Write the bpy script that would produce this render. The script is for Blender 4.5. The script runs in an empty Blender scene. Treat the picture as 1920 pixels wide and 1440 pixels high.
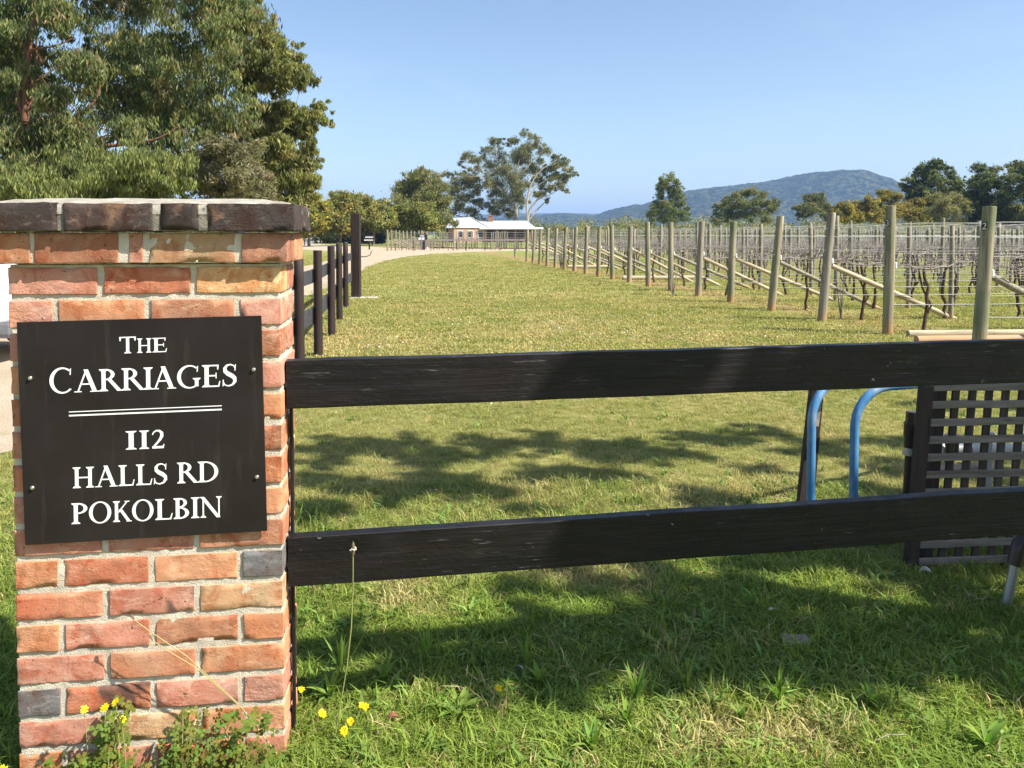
import bpy, bmesh, math, random
import numpy as np
from mathutils import Vector, Matrix, noise

R = math.radians
rng = np.random.default_rng(7)
rnd = random.Random(11)
scene = bpy.context.scene
col = scene.collection

# ------------------------------------------------------------------ camera
F, EYE, PITCH, SHIFT = 1500.0, 1.45, R(2.0), 228.0      # focal length in pixels of the 1920 wide photo
cam_d = bpy.data.cameras.new('camera')
cam = bpy.data.objects.new('camera', cam_d)
col.objects.link(cam)
cam.location = (0, 0, EYE)
cam.rotation_euler = (R(90) - PITCH, 0, 0)
cam_d.sensor_width = 36.0
cam_d.lens = 36.0 * F / 1920.0
cam_d.shift_y = -SHIFT / 1920.0
cam_d.clip_start = 0.05
cam_d.clip_end = 20000
scene.camera = cam

# ------------------------------------------------------------------ sky, sun, exposure
SUN_EL, SUN_AZ = R(47), R(21)           # azimuth: from +X towards the camera side (-Y)
to_sun = Vector((math.cos(SUN_EL) * math.cos(SUN_AZ), -math.cos(SUN_EL) * math.sin(SUN_AZ), math.sin(SUN_EL)))
w = bpy.data.worlds.new('World')
scene.world = w
w.use_nodes = True
wn, wl = w.node_tree.nodes, w.node_tree.links
wn.clear()
sky = wn.new('ShaderNodeTexSky')
sky.sky_type = 'NISHITA'
sky.sun_disc = False
sky.sun_elevation = SUN_EL
sky.sun_rotation = R(90) + SUN_AZ
sky.air_density = 1.0
sky.dust_density = 0.9
sky.ozone_density = 1.2
bg = wn.new('ShaderNodeBackground')
bg.inputs['Strength'].default_value = 0.083
wo = wn.new('ShaderNodeOutputWorld')
tn = wn.new('ShaderNodeMix'); tn.data_type = 'RGBA'; tn.blend_type = 'MULTIPLY'; tn.inputs[0].default_value = 1.0
tn.inputs[7].default_value = (0.99, 1.0, 1.0, 1)          # the clear dry air of that day, the same all over the sky
wl.new(sky.outputs[0], tn.inputs[6]); 
# faint high cirrus over the whole sky
tc = wn.new('ShaderNodeTexCoord'); mp = wn.new('ShaderNodeMapping'); mp.inputs['Scale'].default_value = (1.3, 1.3, 5.0); mp.inputs['Rotation'].default_value = (0.2, 0.35, 0.5)
cn = wn.new('ShaderNodeTexNoise'); cn.inputs['Scale'].default_value = 2.2; cn.inputs['Detail'].default_value = 7; cn.inputs['Roughness'].default_value = 0.62; cn.inputs['Distortion'].default_value = 0.8
cr = wn.new('ShaderNodeValToRGB'); cr.color_ramp.elements[0].position = 0.50; cr.color_ramp.elements[0].color = (0, 0, 0, 1); cr.color_ramp.elements[1].position = 0.85; cr.color_ramp.elements[1].color = (0.16, 0.16, 0.16, 1)
cx_ = wn.new('ShaderNodeMix'); cx_.data_type = 'RGBA'; cx_.inputs[7].default_value = (5.2, 5.6, 6.2, 1)
wl.new(tc.outputs['Generated'], mp.inputs[0]); wl.new(mp.outputs[0], cn.inputs['Vector']); wl.new(cn.outputs['Fac'], cr.inputs[0]); wl.new(cr.outputs[0], cx_.inputs[0])
wl.new(tn.outputs[2], cx_.inputs[6]); wl.new(cx_.outputs[2], bg.inputs['Color'])
wl.new(bg.outputs[0], wo.inputs['Surface'])
sd = bpy.data.lights.new('sun', 'SUN')
sd.energy = 5.0
sd.angle = R(0.5)
sd.color = (1.0, 0.94, 0.84)
sun = bpy.data.objects.new('sun', sd)
col.objects.link(sun)
sun.rotation_euler = to_sun.to_track_quat('Z', 'Y').to_euler()
sun.location = (20, -10, 30)
scene.view_settings.view_transform = 'Standard'
scene.view_settings.look = 'None'
scene.view_settings.exposure = 1.18
scene.view_settings.gamma = 1.0
scene.view_settings.use_curve_mapping = False
scene.cycles.use_denoising = True
scene.cycles.max_bounces = 8
scene.cycles.transparent_max_bounces = 8
scene.cycles.volume_bounces = 0

# ------------------------------------------------------------------ measuring helpers (photo pixel -> place)
def ray(px, py):
    a = (px - 960) / F
    b = (720 - SHIFT - py) / F
    cp, sp = math.cos(PITCH), math.sin(PITCH)
    return Vector((a, cp + b * sp, -sp + b * cp))
def G(px, py, z=0.0):
    d = ray(px, py)
    t = (z - EYE) / d.z
    return Vector((d.x * t, d.y * t, z))
def P(px, py, Y):
    d = ray(px, py)
    t = Y / d.y
    return Vector((d.x * t, Y, EYE + d.z * t))

# ------------------------------------------------------------------ object helpers
def tag(o, label=None, cat=None, group=None, kind=None):
    if label: o['label'] = label
    if cat: o['category'] = cat
    if group: o['group'] = group
    if kind: o['kind'] = kind
    return o
def thing(name, label, cat, loc=(0, 0, 0), group=None, rz=0.0):
    o = bpy.data.objects.new(name, None)
    o.empty_display_size = 0.1
    col.objects.link(o)
    o.location = loc
    o.rotation_euler = (0, 0, rz)
    return tag(o, label, cat, group)
def origin(o):
    v = Vector((0, 0, 0))
    while o is not None:
        v += o.location
        o = o.parent
    return v
def put(name, me, m=None, parent=None, label=None, world=True):
    """link a mesh; its vertices are in world space (world=True) or in the parent's space"""
    if m is not None:
        me.materials.clear(); me.materials.append(m)
    o = bpy.data.objects.new(name, me)
    col.objects.link(o)
    if parent is not None:
        o.parent = parent
        if world:
            me.transform(Matrix.Translation(-origin(parent)))
    if label: o['label'] = label
    return o
def copy_tree(o, parent=None):
    c = o.copy()
    col.objects.link(c)
    c.parent = parent
    for ch in list(o.children):
        copy_tree(ch, c)
    return c

class MB:
    """collects simple solids into one mesh"""
    def __init__(s): s.v, s.f = [], []
    def add(s, vs, fs):
        n = len(s.v); s.v += [tuple(v) for v in vs]; s.f += [tuple(i + n for i in f) for f in fs]; return s
    def box(s, c, d, M=None):
        x, y, z = d[0] / 2, d[1] / 2, d[2] / 2
        vs = [Vector((i, j, k)) for i in (-x, x) for j in (-y, y) for k in (-z, z)]
        if M is not None: vs = [M @ v for v in vs]
        c = Vector(c)
        return s.add([v + c for v in vs], [(0, 1, 3, 2), (4, 6, 7, 5), (0, 4, 5, 1), (2, 3, 7, 6), (0, 2, 6, 4), (1, 5, 7, 3)])
    def hexa(s, vs):
        """8 corners: bottom 4 counter-clockwise, top 4"""
        return s.add(vs, [(3, 2, 1, 0), (4, 5, 6, 7), (0, 1, 5, 4), (1, 2, 6, 5), (2, 3, 7, 6), (3, 0, 4, 7)])
    def tube(s, pts, rs, n=8, cap=True):
        pts = [Vector(p) for p in pts]
        if not hasattr(rs, '__len__'): rs = [rs] * len(pts)
        rings = []
        up = None
        for i, p in enumerate(pts):
            t = (pts[min(i + 1, len(pts) - 1)] - pts[max(i - 1, 0)])
            if t.length < 1e-9: t = Vector((0, 0, 1))
            t.normalize()
            if up is None:
                up = Vector((0, 0, 1)) if abs(t.z) < 0.9 else Vector((1, 0, 0))
            a = t.cross(up)
            if a.length < 1e-6: a = t.cross(Vector((0.3, 1, 0.1)))
            a.normalize()
            b = a.cross(t).normalized()
            up = b
            rings.append([p + (a * math.cos(2 * math.pi * k / n) + b * math.sin(2 * math.pi * k / n)) * rs[i] for k in range(n)])
        base = len(s.v)
        for r in rings: s.v += [tuple(q) for q in r]
        for i in range(len(rings) - 1):
            for k in range(n):
                a0 = base + i * n + k; a1 = base + i * n + (k + 1) % n
                s.f.append((a0, a0 + n, a1 + n, a1))
        if cap:
            s.f.append(tuple(base + k for k in range(n)))
            s.f.append(tuple(base + (len(rings) - 1) * n + k for k in reversed(range(n))))
        return s
    def mesh(s, name='mesh', smooth=False, bevel=0.0, seg=1):
        me = bpy.data.meshes.new(name)
        me.from_pydata(s.v, [], s.f)
        if bevel > 0:
            bm = bmesh.new(); bm.from_mesh(me)
            es = [e for e in bm.edges if len(e.link_faces) == 2 and e.calc_face_angle(0) > 0.5]
            bmesh.ops.bevel(bm, geom=es, offset=bevel, segments=seg, profile=0.6, affect='EDGES', clamp_overlap=True)
            bm.to_mesh(me); bm.free()
        if smooth:
            me.polygons.foreach_set('use_smooth', [True] * len(me.polygons))
            try: me.set_sharp_from_angle(angle=R(50))
            except Exception: pass
        me.update()
        return me

def mesh_quads(name, V, colr=None, tri=False):
    """V: (n,4,3) quads or (n,3,3) triangles, colr: (n,3) per face colour"""
    k = 3 if tri else 4
    n = len(V)
    me = bpy.data.meshes.new(name)
    me.vertices.add(n * k); me.loops.add(n * k); me.polygons.add(n)
    me.vertices.foreach_set('co', np.ascontiguousarray(V, dtype=np.float32).ravel())
    me.loops.foreach_set('vertex_index', np.arange(n * k, dtype=np.int32))
    me.polygons.foreach_set('loop_start', np.arange(0, n * k, k, dtype=np.int32))
    if colr is not None:
        a = me.attributes.new('tint', 'FLOAT_COLOR', 'FACE')
        c4 = np.ones((n, 4), np.float32); c4[:, :3] = colr
        a.data.foreach_set('color', c4.ravel())
    me.update(calc_edges=True)
    return me

# ------------------------------------------------------------------ materials
class NT:
    def __init__(s, name):
        s.m = bpy.data.materials.new(name); s.m.use_nodes = True
        s.t = s.m.node_tree; s.n = s.t.nodes; s.l = s.t.links
        s.n.clear()
        s.out = s.n.new('ShaderNodeOutputMaterial')
        s.b = s.n.new('ShaderNodeBsdfPrincipled')
        s.l.new(s.b.outputs[0], s.out.inputs['Surface'])
    def node(s, t, **kw):
        x = s.n.new(t)
        for k, v in kw.items(): setattr(x, k, v)
        return x
    def set(s, sock, v):
        if hasattr(v, 'is_output') or isinstance(v, bpy.types.NodeSocket): s.l.new(v, sock)
        else: sock.default_value = v
    def coord(s, which='Object'):
        return s.node('ShaderNodeTexCoord').outputs[which]
    def pos(s):
        return s.node('ShaderNodeNewGeometry').outputs['Position']
    def rand(s):
        return s.node('ShaderNodeObjectInfo').outputs['Random']
    def shifted(s, vec):
        """vector + per object random offset"""
        a = s.node('ShaderNodeVectorMath', operation='ADD')
        m = s.node('ShaderNodeMath', operation='MULTIPLY'); s.l.new(s.rand(), m.inputs[0]); m.inputs[1].default_value = 57.0
        s.l.new(vec, a.inputs[0]); s.l.new(m.outputs[0], a.inputs[1])
        return a.outputs[0]
    def mapv(s, vec, scale=(1, 1, 1), rot=(0, 0, 0)):
        m = s.node('ShaderNodeMapping'); s.l.new(vec, m.inputs['Vector'])
        m.inputs['Scale'].default_value = scale; m.inputs['Rotation'].default_value = rot
        return m.outputs[0]
    def noise(s, vec, scale, detail=4, rough=0.55, dist=0.0):
        x = s.node('ShaderNodeTexNoise'); s.l.new(vec, x.inputs['Vector'])
        x.inputs['Scale'].default_value = scale; x.inputs['Detail'].default_value = detail
        x.inputs['Roughness'].default_value = rough; x.inputs['Distortion'].default_value = dist
        return x.outputs['Fac']
    def voro(s, vec, scale, feature='F1'):
        x = s.node('ShaderNodeTexVoronoi', feature=feature); s.l.new(vec, x.inputs['Vector']); x.inputs['Scale'].default_value = scale
        return x.outputs['Distance']
    def ramp(s, fac, stops):
        x = s.node('ShaderNodeValToRGB'); s.l.new(fac, x.inputs[0])
        e = x.color_ramp.elements
        while len(e) < len(stops): e.new(0.5)
        for i, (p, c) in enumerate(stops):
            e[i].position = p
            e[i].color = (c, c, c, 1) if not hasattr(c, '__len__') else (*c, 1)
        return x.outputs[0]
    def mix(s, fac, a, b, mode='MIX'):
        x = s.node('ShaderNodeMix', data_type='RGBA', blend_type=mode)
        def st(sock, v):
            if isinstance(v, bpy.types.NodeSocket): s.l.new(v, sock)
            else: sock.default_value = v if not hasattr(v, '__len__') else ((*v, 1) if len(v) == 3 else v)
        st(x.inputs[0], fac); st(x.inputs[6], a); st(x.inputs[7], b)
        return x.outputs[2]
    def math(s, op, a, b=0.0):
        x = s.node('ShaderNodeMath', operation=op); s.set(x.inputs[0], a); s.set(x.inputs[1], b)
        return x.outputs[0]
    def bump(s, h, strength=0.5, dist=0.01, normal=None):
        x = s.node('ShaderNodeBump'); s.l.new(h, x.inputs['Height'])
        x.inputs['Strength'].default_value = strength; x.inputs['Distance'].default_value = dist
        if normal is not None: s.l.new(normal, x.inputs['Normal'])
        return x.outputs[0]
    def fin(s, color=None, rough=None, normal=None, spec=0.3, metal=0.0):
        if color is not None:
            if isinstance(color, bpy.types.NodeSocket): s.l.new(color, s.b.inputs['Base Color'])
            else: s.b.inputs['Base Color'].default_value = (*color, 1)
        if rough is not None: s.set(s.b.inputs['Roughness'], rough)
        if normal is not None: s.l.new(normal, s.b.inputs['Normal'])
        s.b.inputs['Specular IOR Level'].default_value = spec
        s.b.inputs['Metallic'].default_value = metal
        return s.m

def mat_sign():
    n = NT('dark_sign_enamel')
    v = n.coord()
    c = n.ramp(n.noise(v, 5, 5, 0.6), [(0.3, (0.015, 0.0115, 0.0105)), (0.7, (0.024, 0.019, 0.0175))])
    dust = n.ramp(n.noise(n.mapv(v, (30, 1, 3)), 1.0, 5, 0.7), [(0.56, 0.0), (0.78, 0.10)])
    c = n.mix(dust, c, (0.22, 0.19, 0.16))
    scr = n.ramp(n.noise(n.mapv(v, (1.5, 1, 90), (0, 0.5, 0)), 1.2, 3, 0.8), [(0.735, 0.0), (0.76, 0.35)])
    c = n.mix(scr, c, (0.25, 0.23, 0.21))
    speck = n.ramp(n.noise(v, 190, 2, 0.6), [(0.77, 0.0), (0.79, 0.5)])
    c = n.mix(speck, c, (0.3, 0.27, 0.24))
    return n.fin(c, n.ramp(n.noise(v, 9, 5), [(0.3, 0.38), (0.7, 0.6)]), n.bump(n.noise(v, 40, 3), 0.05, 0.002), 0.2)
def plain(name, c, rough=0.6, spec=0.3, metal=0.0, var=0.25, scale=8.0, bump=0.0):
    n = NT(name)
    v = n.shifted(n.coord())
    f = n.noise(v, scale, 5)
    dark = tuple(x * (1 - var) for x in c); lite = tuple(min(1, x * (1 + var)) for x in c)
    cc = n.ramp(f, [(0.25, dark), (0.75, lite)])
    nn = n.bump(n.noise(v, scale * 6, 4), bump, 0.004) if bump else None
    return n.fin(cc, rough, nn, spec, metal)

def mat_brick():
    n = NT('brick_clay')
    v = n.shifted(n.coord())
    oc = n.node('ShaderNodeObjectInfo').outputs['Color']
    c = n.mix(n.ramp(n.noise(v, 7, 4, 0.6, 0.8), [(0.40, 0.0), (0.62, 0.8)]), oc, n.mix(1.0, oc, (1.12, 1.5, 1.75), 'MULTIPLY'))
    c = n.mix(n.ramp(n.noise(n.mapv(v, (1.3, 1, .8)), 11, 4, 0.6, 1.2), [(0.52, 0.0), (0.66, 0.75)]), c, n.mix(1.0, oc, (0.78, 0.52, 0.42), 'MULTIPLY'))
    c = n.mix(n.ramp(n.noise(v, 6, 4, 0.6, 0.6), [(0.57, 0.0), (0.68, 0.6)]), c, n.mix(0.5, oc, (0.66, 0.36, 0.20)))
    pale = n.ramp(n.noise(n.mapv(v, (1, 1, 2.2)), 17, 6, 0.72, 0.7), [(0.55, 0.0), (0.68, 0.6)])
    c = n.mix(pale, c, n.mix(0.72, (0.66, 0.47, 0.35), n.mix(1.0, oc, (1.5, 2.2, 2.6), 'MULTIPLY')))
    scorched = n.ramp(n.noise(v, 4.5, 3, 0.5, 0.8), [(0.69, 0.0), (0.73, 0.85)])
    c = n.mix(scorched, c, (0.09, 0.06, 0.05))
    pit = n.ramp(n.noise(v, 120, 3, 0.7), [(0.29, 1.0), (0.35, 0.0)])
    crack = n.ramp(n.noise(n.mapv(v, (1.0, 1.0, 3.2), (0, 0.35, 0)), 13, 6, 0.75, 1.0), [(0.300, 1.0), (0.335, 0.0)])
    deep = n.math('MAXIMUM', pit, crack)
    c = n.mix(deep, c, n.mix(1.0, oc, (0.35, 0.28, 0.25), 'MULTIPLY'))
    h = n.math('ADD', n.math('MULTIPLY', n.noise(v, 13, 4, 0.55), 1.0), n.math('MULTIPLY', n.noise(v, 210, 4, 0.75), 0.26))
    h = n.math('ADD', h, n.math('MULTIPLY', n.noise(n.mapv(v, (1, 1, 1.8)), 48, 5, 0.7), n.ramp(n.noise(v, 5, 2), [(0.42, 0.1), (0.66, 0.9)])))
    h = n.math('SUBTRACT', h, n.math('MULTIPLY', deep, 0.55))
    return n.fin(c, 0.9, n.bump(h, 0.85, 0.006), 0.15)
def mat_mortar():
    n = NT('lime_mortar')
    v = n.coord()
    f = n.noise(v, 14, 6, 0.6)
    c = n.ramp(f, [(0.3, (0.46, 0.40, 0.31)), (0.55, (0.61, 0.54, 0.43)), (0.75, (0.71, 0.65, 0.54))])
    c = n.mix(n.ramp(n.noise(v, 160, 3, 0.7), [(0.3, 0.5), (0.42, 0.0)]), c, (0.34, 0.29, 0.22))
    h = n.math('ADD', n.noise(v, 60, 6, 0.7), n.noise(v, 260, 3, 0.6))
    return n.fin(c, 0.95, n.bump(h, 0.7, 0.005), 0.1)
def mat_capmortar():
    n = NT('weathered_mortar')
    v = n.coord()
    c = n.ramp(n.noise(v, 18, 6, 0.65), [(0.3, (0.22, 0.20, 0.17)), (0.6, (0.40, 0.37, 0.31)), (0.8, (0.5, 0.47, 0.4))])
    return n.fin(c, 0.95, n.bump(n.noise(v, 70, 6, 0.7), 0.8, 0.006), 0.1)
def mat_blacktimber(name='black_painted_timber', saw=True):
    n = NT(name)
    v = n.shifted(n.coord())
    grain = n.noise(n.mapv(v, (3.0, 60, 60)), 1.0, 6, 0.65, 0.3)
    c = n.ramp(n.noise(n.mapv(v, (1, 6, 6)), 2.2, 4), [(0.35, (0.004, 0.0035, 0.004)), (0.7, (0.012, 0.008, 0.008))])
    scr = n.ramp(n.noise(n.mapv(v, (6.0, 150, 150)), 1.0, 3, 0.8), [(0.635, 0.0), (0.69, 0.6)])
    where = n.ramp(n.noise(v, 4, 4), [(0.46, 0.0), (0.60, 1.0)])
    c = n.mix(n.math('MULTIPLY', scr, where), c, (0.26, 0.25, 0.24))
    fade = n.ramp(n.noise(n.mapv(v, (1.2, 2, 7)), 3.0, 5, 0.65), [(0.5, 0.0), (0.72, 0.5)])
    c = n.mix(fade, c, (0.022, 0.018, 0.017))
    knot = n.ramp(n.voro(n.mapv(v, (1.6, 1, 3.2)), 1.7), [(0.05, 1.0), (0.11, 0.0)])
    c = n.mix(n.math('MULTIPLY', knot, 0.25), c, (0.03, 0.022, 0.02))
    chip = n.ramp(n.noise(v, 26, 5, 0.75), [(0.70, 0.0), (0.715, 0.8)])
    c = n.mix(chip, c, (0.42, 0.36, 0.32))
    h = n.math('MULTIPLY', grain, 0.8)
    if saw:
        # faint curved saw marks, uneven and broken up
        wv = n.node('ShaderNodeTexWave', wave_type='RINGS', rings_direction='Y', wave_profile='SAW')
        m = n.node('ShaderNodeMapping'); n.l.new(n.coord(), m.inputs['Vector'])
        m.inputs['Location'].default_value = (0.35, 0, 0.55)
        n.l.new(m.outputs[0], wv.inputs['Vector'])
        wv.inputs['Scale'].default_value = 14; wv.inputs['Distortion'].default_value = 9; wv.inputs['Detail'].default_value = 5; wv.inputs['Detail Scale'].default_value = 2.2; wv.inputs['Detail Roughness'].default_value = 0.7
        br = n.ramp(n.noise(n.mapv(v, (1, 1, 2)), 4.5, 4, 0.6), [(0.42, 0.0), (0.66, 0.30)])
        h = n.math('ADD', h, n.math('MULTIPLY', wv.outputs['Fac'], br))
        h = n.math('ADD', h, n.math('MULTIPLY', n.noise(v, 7, 4), 0.9))
    return n.fin(c, n.ramp(n.noise(v, 12, 4), [(0.3, 0.34), (0.7, 0.6)]), n.bump(h, 0.7, 0.006), 0.3)
def mat_wood(name, dark, lite, along=2, rough=0.8, soil=None, green=None):
    """weathered timber with grain along the local axis"""
    n = NT(name)
    v = n.shifted(n.coord())
    sc = [28, 28, 28]; sc[along] = 1.2
    g = n.noise(n.mapv(v, tuple(sc)), 1.0, 6, 0.65, 0.5)
    c = n.ramp(g, [(0.28, dark), (0.68, lite)])
    if green is not None:
        f = n.ramp(n.noise(v, 1.6, 3), [(0.50, 0.0), (0.68, 0.6)])
        c = n.mix(f, c, green)
    crack = n.ramp(n.noise(n.mapv(v, tuple(x * 2.2 for x in sc)), 1.0, 2), [(0.70, 0.0), (0.75, 0.8)])
    c = n.mix(crack, c, tuple(x * 0.3 for x in dark))
    stain = n.ramp(n.noise(n.mapv(v, tuple(x * 0.25 for x in sc)), 1.0, 5, 0.7), [(0.52, 0.0), (0.7, 0.55)])
    c = n.mix(stain, c, tuple(x * 0.8 for x in dark))
    if soil is not None:
        z = n.node('ShaderNodeSeparateXYZ'); n.l.new(n.pos(), z.inputs[0])
        zz = n.math('ADD', z.outputs[2], n.math('MULTIPLY', n.noise(v, 9, 3), 0.18))
        f = n.ramp(zz, [(0.12, 0.7), (0.36, 0.0)])
        c = n.mix(f, c, soil)
    return n.fin(c, rough, n.bump(g, 0.5, 0.004), 0.2)
def mat_leaf(name, trans=0.42, rough=0.55, gloss=0.2):
    n = NT(name)
    a = n.node('ShaderNodeAttribute', attribute_name='tint', attribute_type='GEOMETRY').outputs['Color']
    n.fin(a, rough, None, gloss)
    tr = n.node('ShaderNodeBsdfTranslucent')
    n.l.new(n.mix(1.0, a, (1.1, 1.25, 0.55), 'MULTIPLY'), tr.inputs['Color'])
    mx = n.node('ShaderNodeMixShader'); mx.inputs[0].default_value = trans
    n.l.new(n.b.outputs[0], mx.inputs[1]); n.l.new(tr.outputs[0], mx.inputs[2])
    n.l.new(mx.outputs[0], n.out.inputs['Surface'])
    return n.m
def mat_grass():
    n = NT('grass_blade')
    a = n.node('ShaderNodeAttribute', attribute_name='tint', attribute_type='INSTANCER').outputs['Color']
    b = n.node('ShaderNodeAttribute', attribute_name='tint', attribute_type='GEOMETRY').outputs['Color']
    c = n.mix(1.0, a, b, 'MULTIPLY')
    n.fin(c, 0.55, None, 0.25)
    tr = n.node('ShaderNodeBsdfTranslucent')
    n.l.new(n.mix(1.0, c, (1.1, 1.2, 0.6), 'MULTIPLY'), tr.inputs['Color'])
    mx = n.node('ShaderNodeMixShader'); mx.inputs[0].default_value = 0.35
    n.l.new(n.b.outputs[0], mx.inputs[1]); n.l.new(tr.outputs[0], mx.inputs[2])
    n.l.new(mx.outputs[0], n.out.inputs['Surface'])
    return n.m

BRICK, MORTAR, CAPM = mat_brick(), mat_mortar(), mat_capmortar()
CAPJ = plain('dark_old_mortar', (0.20, 0.18, 0.145), 0.95, 0.1, 0, 0.4, 40, 0.8)
BLACKT = mat_blacktimber()
STAIN = mat_wood('dark_stained_timber', (0.018, 0.012, 0.011), (0.05, 0.034, 0.03), 2, 0.6)
STAINRAIL = mat_wood('grey_stained_timber', (0.03, 0.03, 0.034), (0.075, 0.075, 0.085), 0, 0.55)
POSTW = mat_wood('treated_pine_post', (0.11, 0.10, 0.07), (0.40, 0.355, 0.235), 2, 0.85, soil=(0.40, 0.20, 0.085), green=(0.10, 0.145, 0.065))
POSTG = mat_wood('weathered_pine_post', (0.11, 0.10, 0.08), (0.37, 0.33, 0.25), 2, 0.85, soil=(0.38, 0.24, 0.12))
BRACE = mat_wood('pine_brace', (0.20, 0.165, 0.11), (0.54, 0.46, 0.32), 0, 0.85)
LATT = mat_wood('grey_lattice_timber', (0.085, 0.072, 0.062), (0.27, 0.235, 0.20), 0, 0.8)
LATTV = mat_wood('shaded_lattice_timber', (0.03, 0.024, 0.02), (0.09, 0.075, 0.06), 2, 0.8)  # darker copy of the lattice timber: shade of the rear slats put into colour
OLDW = mat_wood('old_dark_timber', (0.03, 0.022, 0.018), (0.075, 0.055, 0.045), 2, 0.8)
PALEW = plain('sawn_timber_end', (0.40, 0.32, 0.24), 0.8, var=0.3, scale=30)
WHITEP = plain('white_lettering', (0.85, 0.85, 0.83), 0.5, var=0.03)
SIGNB = mat_sign()
METAL = plain('galvanised_steel', (0.45, 0.45, 0.44), 0.42, 0.5, 0.85, 0.2)
SCREW = plain('screw_steel', (0.65, 0.65, 0.63), 0.3, 0.5, 0.9, 0.1)
BLUEP = None
WIRE = plain('fence_wire', (0.30, 0.30, 0.30), 0.5, 0.4, 0.2, 0.15)
HOSE = plain('drip_hose', (0.13, 0.135, 0.145), 0.5, 0.3, 0, 0.2)
VINEB = mat_wood('vine_bark', (0.035, 0.022, 0.016), (0.11, 0.075, 0.055), 2, 0.95)
CANE = mat_wood('vine_cane', (0.12, 0.10, 0.09), (0.34, 0.29, 0.265), 0, 0.9)
BARK = mat_wood('tree_bark', (0.10, 0.075, 0.055), (0.30, 0.24, 0.19), 2, 0.9)
REDBARK = mat_wood('red_gum_bark', (0.07, 0.035, 0.022), (0.27, 0.13, 0.08), 2, 0.85)
PALEBARK = mat_wood('pale_gum_bark', (0.22, 0.19, 0.16), (0.46, 0.42, 0.37), 2, 0.85)
LEAF = mat_leaf('tree_leaf')
HERB = mat_leaf('herb_leaf', 0.35, 0.6, 0.12)
GRASSM = mat_grass()
BLACKSIGN = plain('black_sign_paint', (0.02, 0.02, 0.024), 0.5, 0.3)
CONC = plain('concrete', (0.48, 0.47, 0.44), 0.9, 0.1, 0, 0.2, 20, 0.4)
def mat_blue():
    n = NT('chipped_blue_paint')
    v = n.coord()
    c = n.ramp(n.noise(v, 6, 4), [(0.35, (0.045, 0.17, 0.36)), (0.7, (0.10, 0.27, 0.48))])
    c = n.mix(n.ramp(n.noise(n.mapv(v, (3, 3, 1)), 4, 6, 0.7), [(0.50, 0.0), (0.64, 0.7)]), c, (0.28, 0.33, 0.36))
    c = n.mix(n.ramp(n.noise(v, 45, 4, 0.7), [(0.67, 0.0), (0.70, 0.9)]), c, (0.03, 0.02, 0.015))
    return n.fin(c, 0.4, n.bump(n.noise(v, 45, 4), 0.3, 0.002), 0.4)
BLUEP = mat_blue()
# ------------------------------------------------------------------ ground
ROWB = -0.155                                   # the line of end posts: X = 7.25 + ROWB * Y
def mat_ground():
    n = NT('lawn_ground')
    p = n.pos()
    big = n.noise(p, 0.16, 4, 0.6)
    mid = n.noise(p, 0.9, 5, 0.62, 0.4)
    fine = n.noise(p, 14, 5, 0.7)
    c = n.ramp(mid, [(0.30, (0.15, 0.185, 0.045)), (0.48, (0.235, 0.245, 0.075)), (0.66, (0.29, 0.275, 0.10)), (0.84, (0.37, 0.31, 0.15))])
    c = n.mix(n.ramp(big, [(0.4, 0.0), (0.62, 0.6)]), c, (0.32, 0.285, 0.10))
    c = n.mix(n.ramp(fine, [(0.35, 0.4), (0.6, 0.0)]), c, n.mix(1.0, c, (0.45, 0.5, 0.4), 'MULTIPLY'))
    c = n.mix(n.ramp(n.noise(p, 55, 3, 0.7), [(0.55, 0.0), (0.75, 0.5)]), c, (0.34, 0.30, 0.15))
    sx = n.node('ShaderNodeSeparateXYZ'); n.l.new(p, sx.inputs[0])
    X, Y = sx.outputs[0], sx.outputs[1]
    # worn reddish earth along the line of end posts
    d = n.math('SUBTRACT', n.math('ADD', X, n.math('MULTIPLY', Y, -ROWB)), 7.25)
    band = n.math('SUBTRACT', 1.0, n.math('DIVIDE', n.math('ABSOLUTE', n.math('SUBTRACT', d, 0.75)), 1.35))
    nearY = n.ramp(n.math('DIVIDE', Y, 100.0), [(0.075, 0.0), (0.09, 1.0)])
    band = n.math('MULTIPLY', band, nearY)
    s = n.math('ADD', band, n.math('MULTIPLY', n.math('SUBTRACT', n.noise(p, 1.3, 5, 0.7), 0.5), 1.6))
    earth = n.ramp(n.noise(p, 5, 5), [(0.3, (0.26, 0.15, 0.075)), (0.6, (0.36, 0.24, 0.13)), (0.8, (0.36, 0.30, 0.20))])
    c = n.mix(n.ramp(s, [(0.42, 0.0), (0.82, 0.75)]), c, earth)
    # inside the vineyard the grass is greener with pale cut canes under the rows
    vin = n.ramp(n.math('DIVIDE', d, 10.0), [(0.15, 0.0), (0.3, 0.8)])
    vin = n.math('MULTIPLY', vin, nearY)
    g2 = n.ramp(n.noise(p, 1.1, 5, 0.65), [(0.35, (0.14, 0.21, 0.04)), (0.6, (0.25, 0.27, 0.08)), (0.78, (0.36, 0.31, 0.19))])
    c = n.mix(vin, c, g2)
    h = n.math('ADD', n.noise(p, 22, 5, 0.7), n.math('MULTIPLY', n.noise(p, 2.5, 4), 2.0))
    return n.fin(c, 0.95, n.bump(h, 0.9, 0.05), 0.1)
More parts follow.
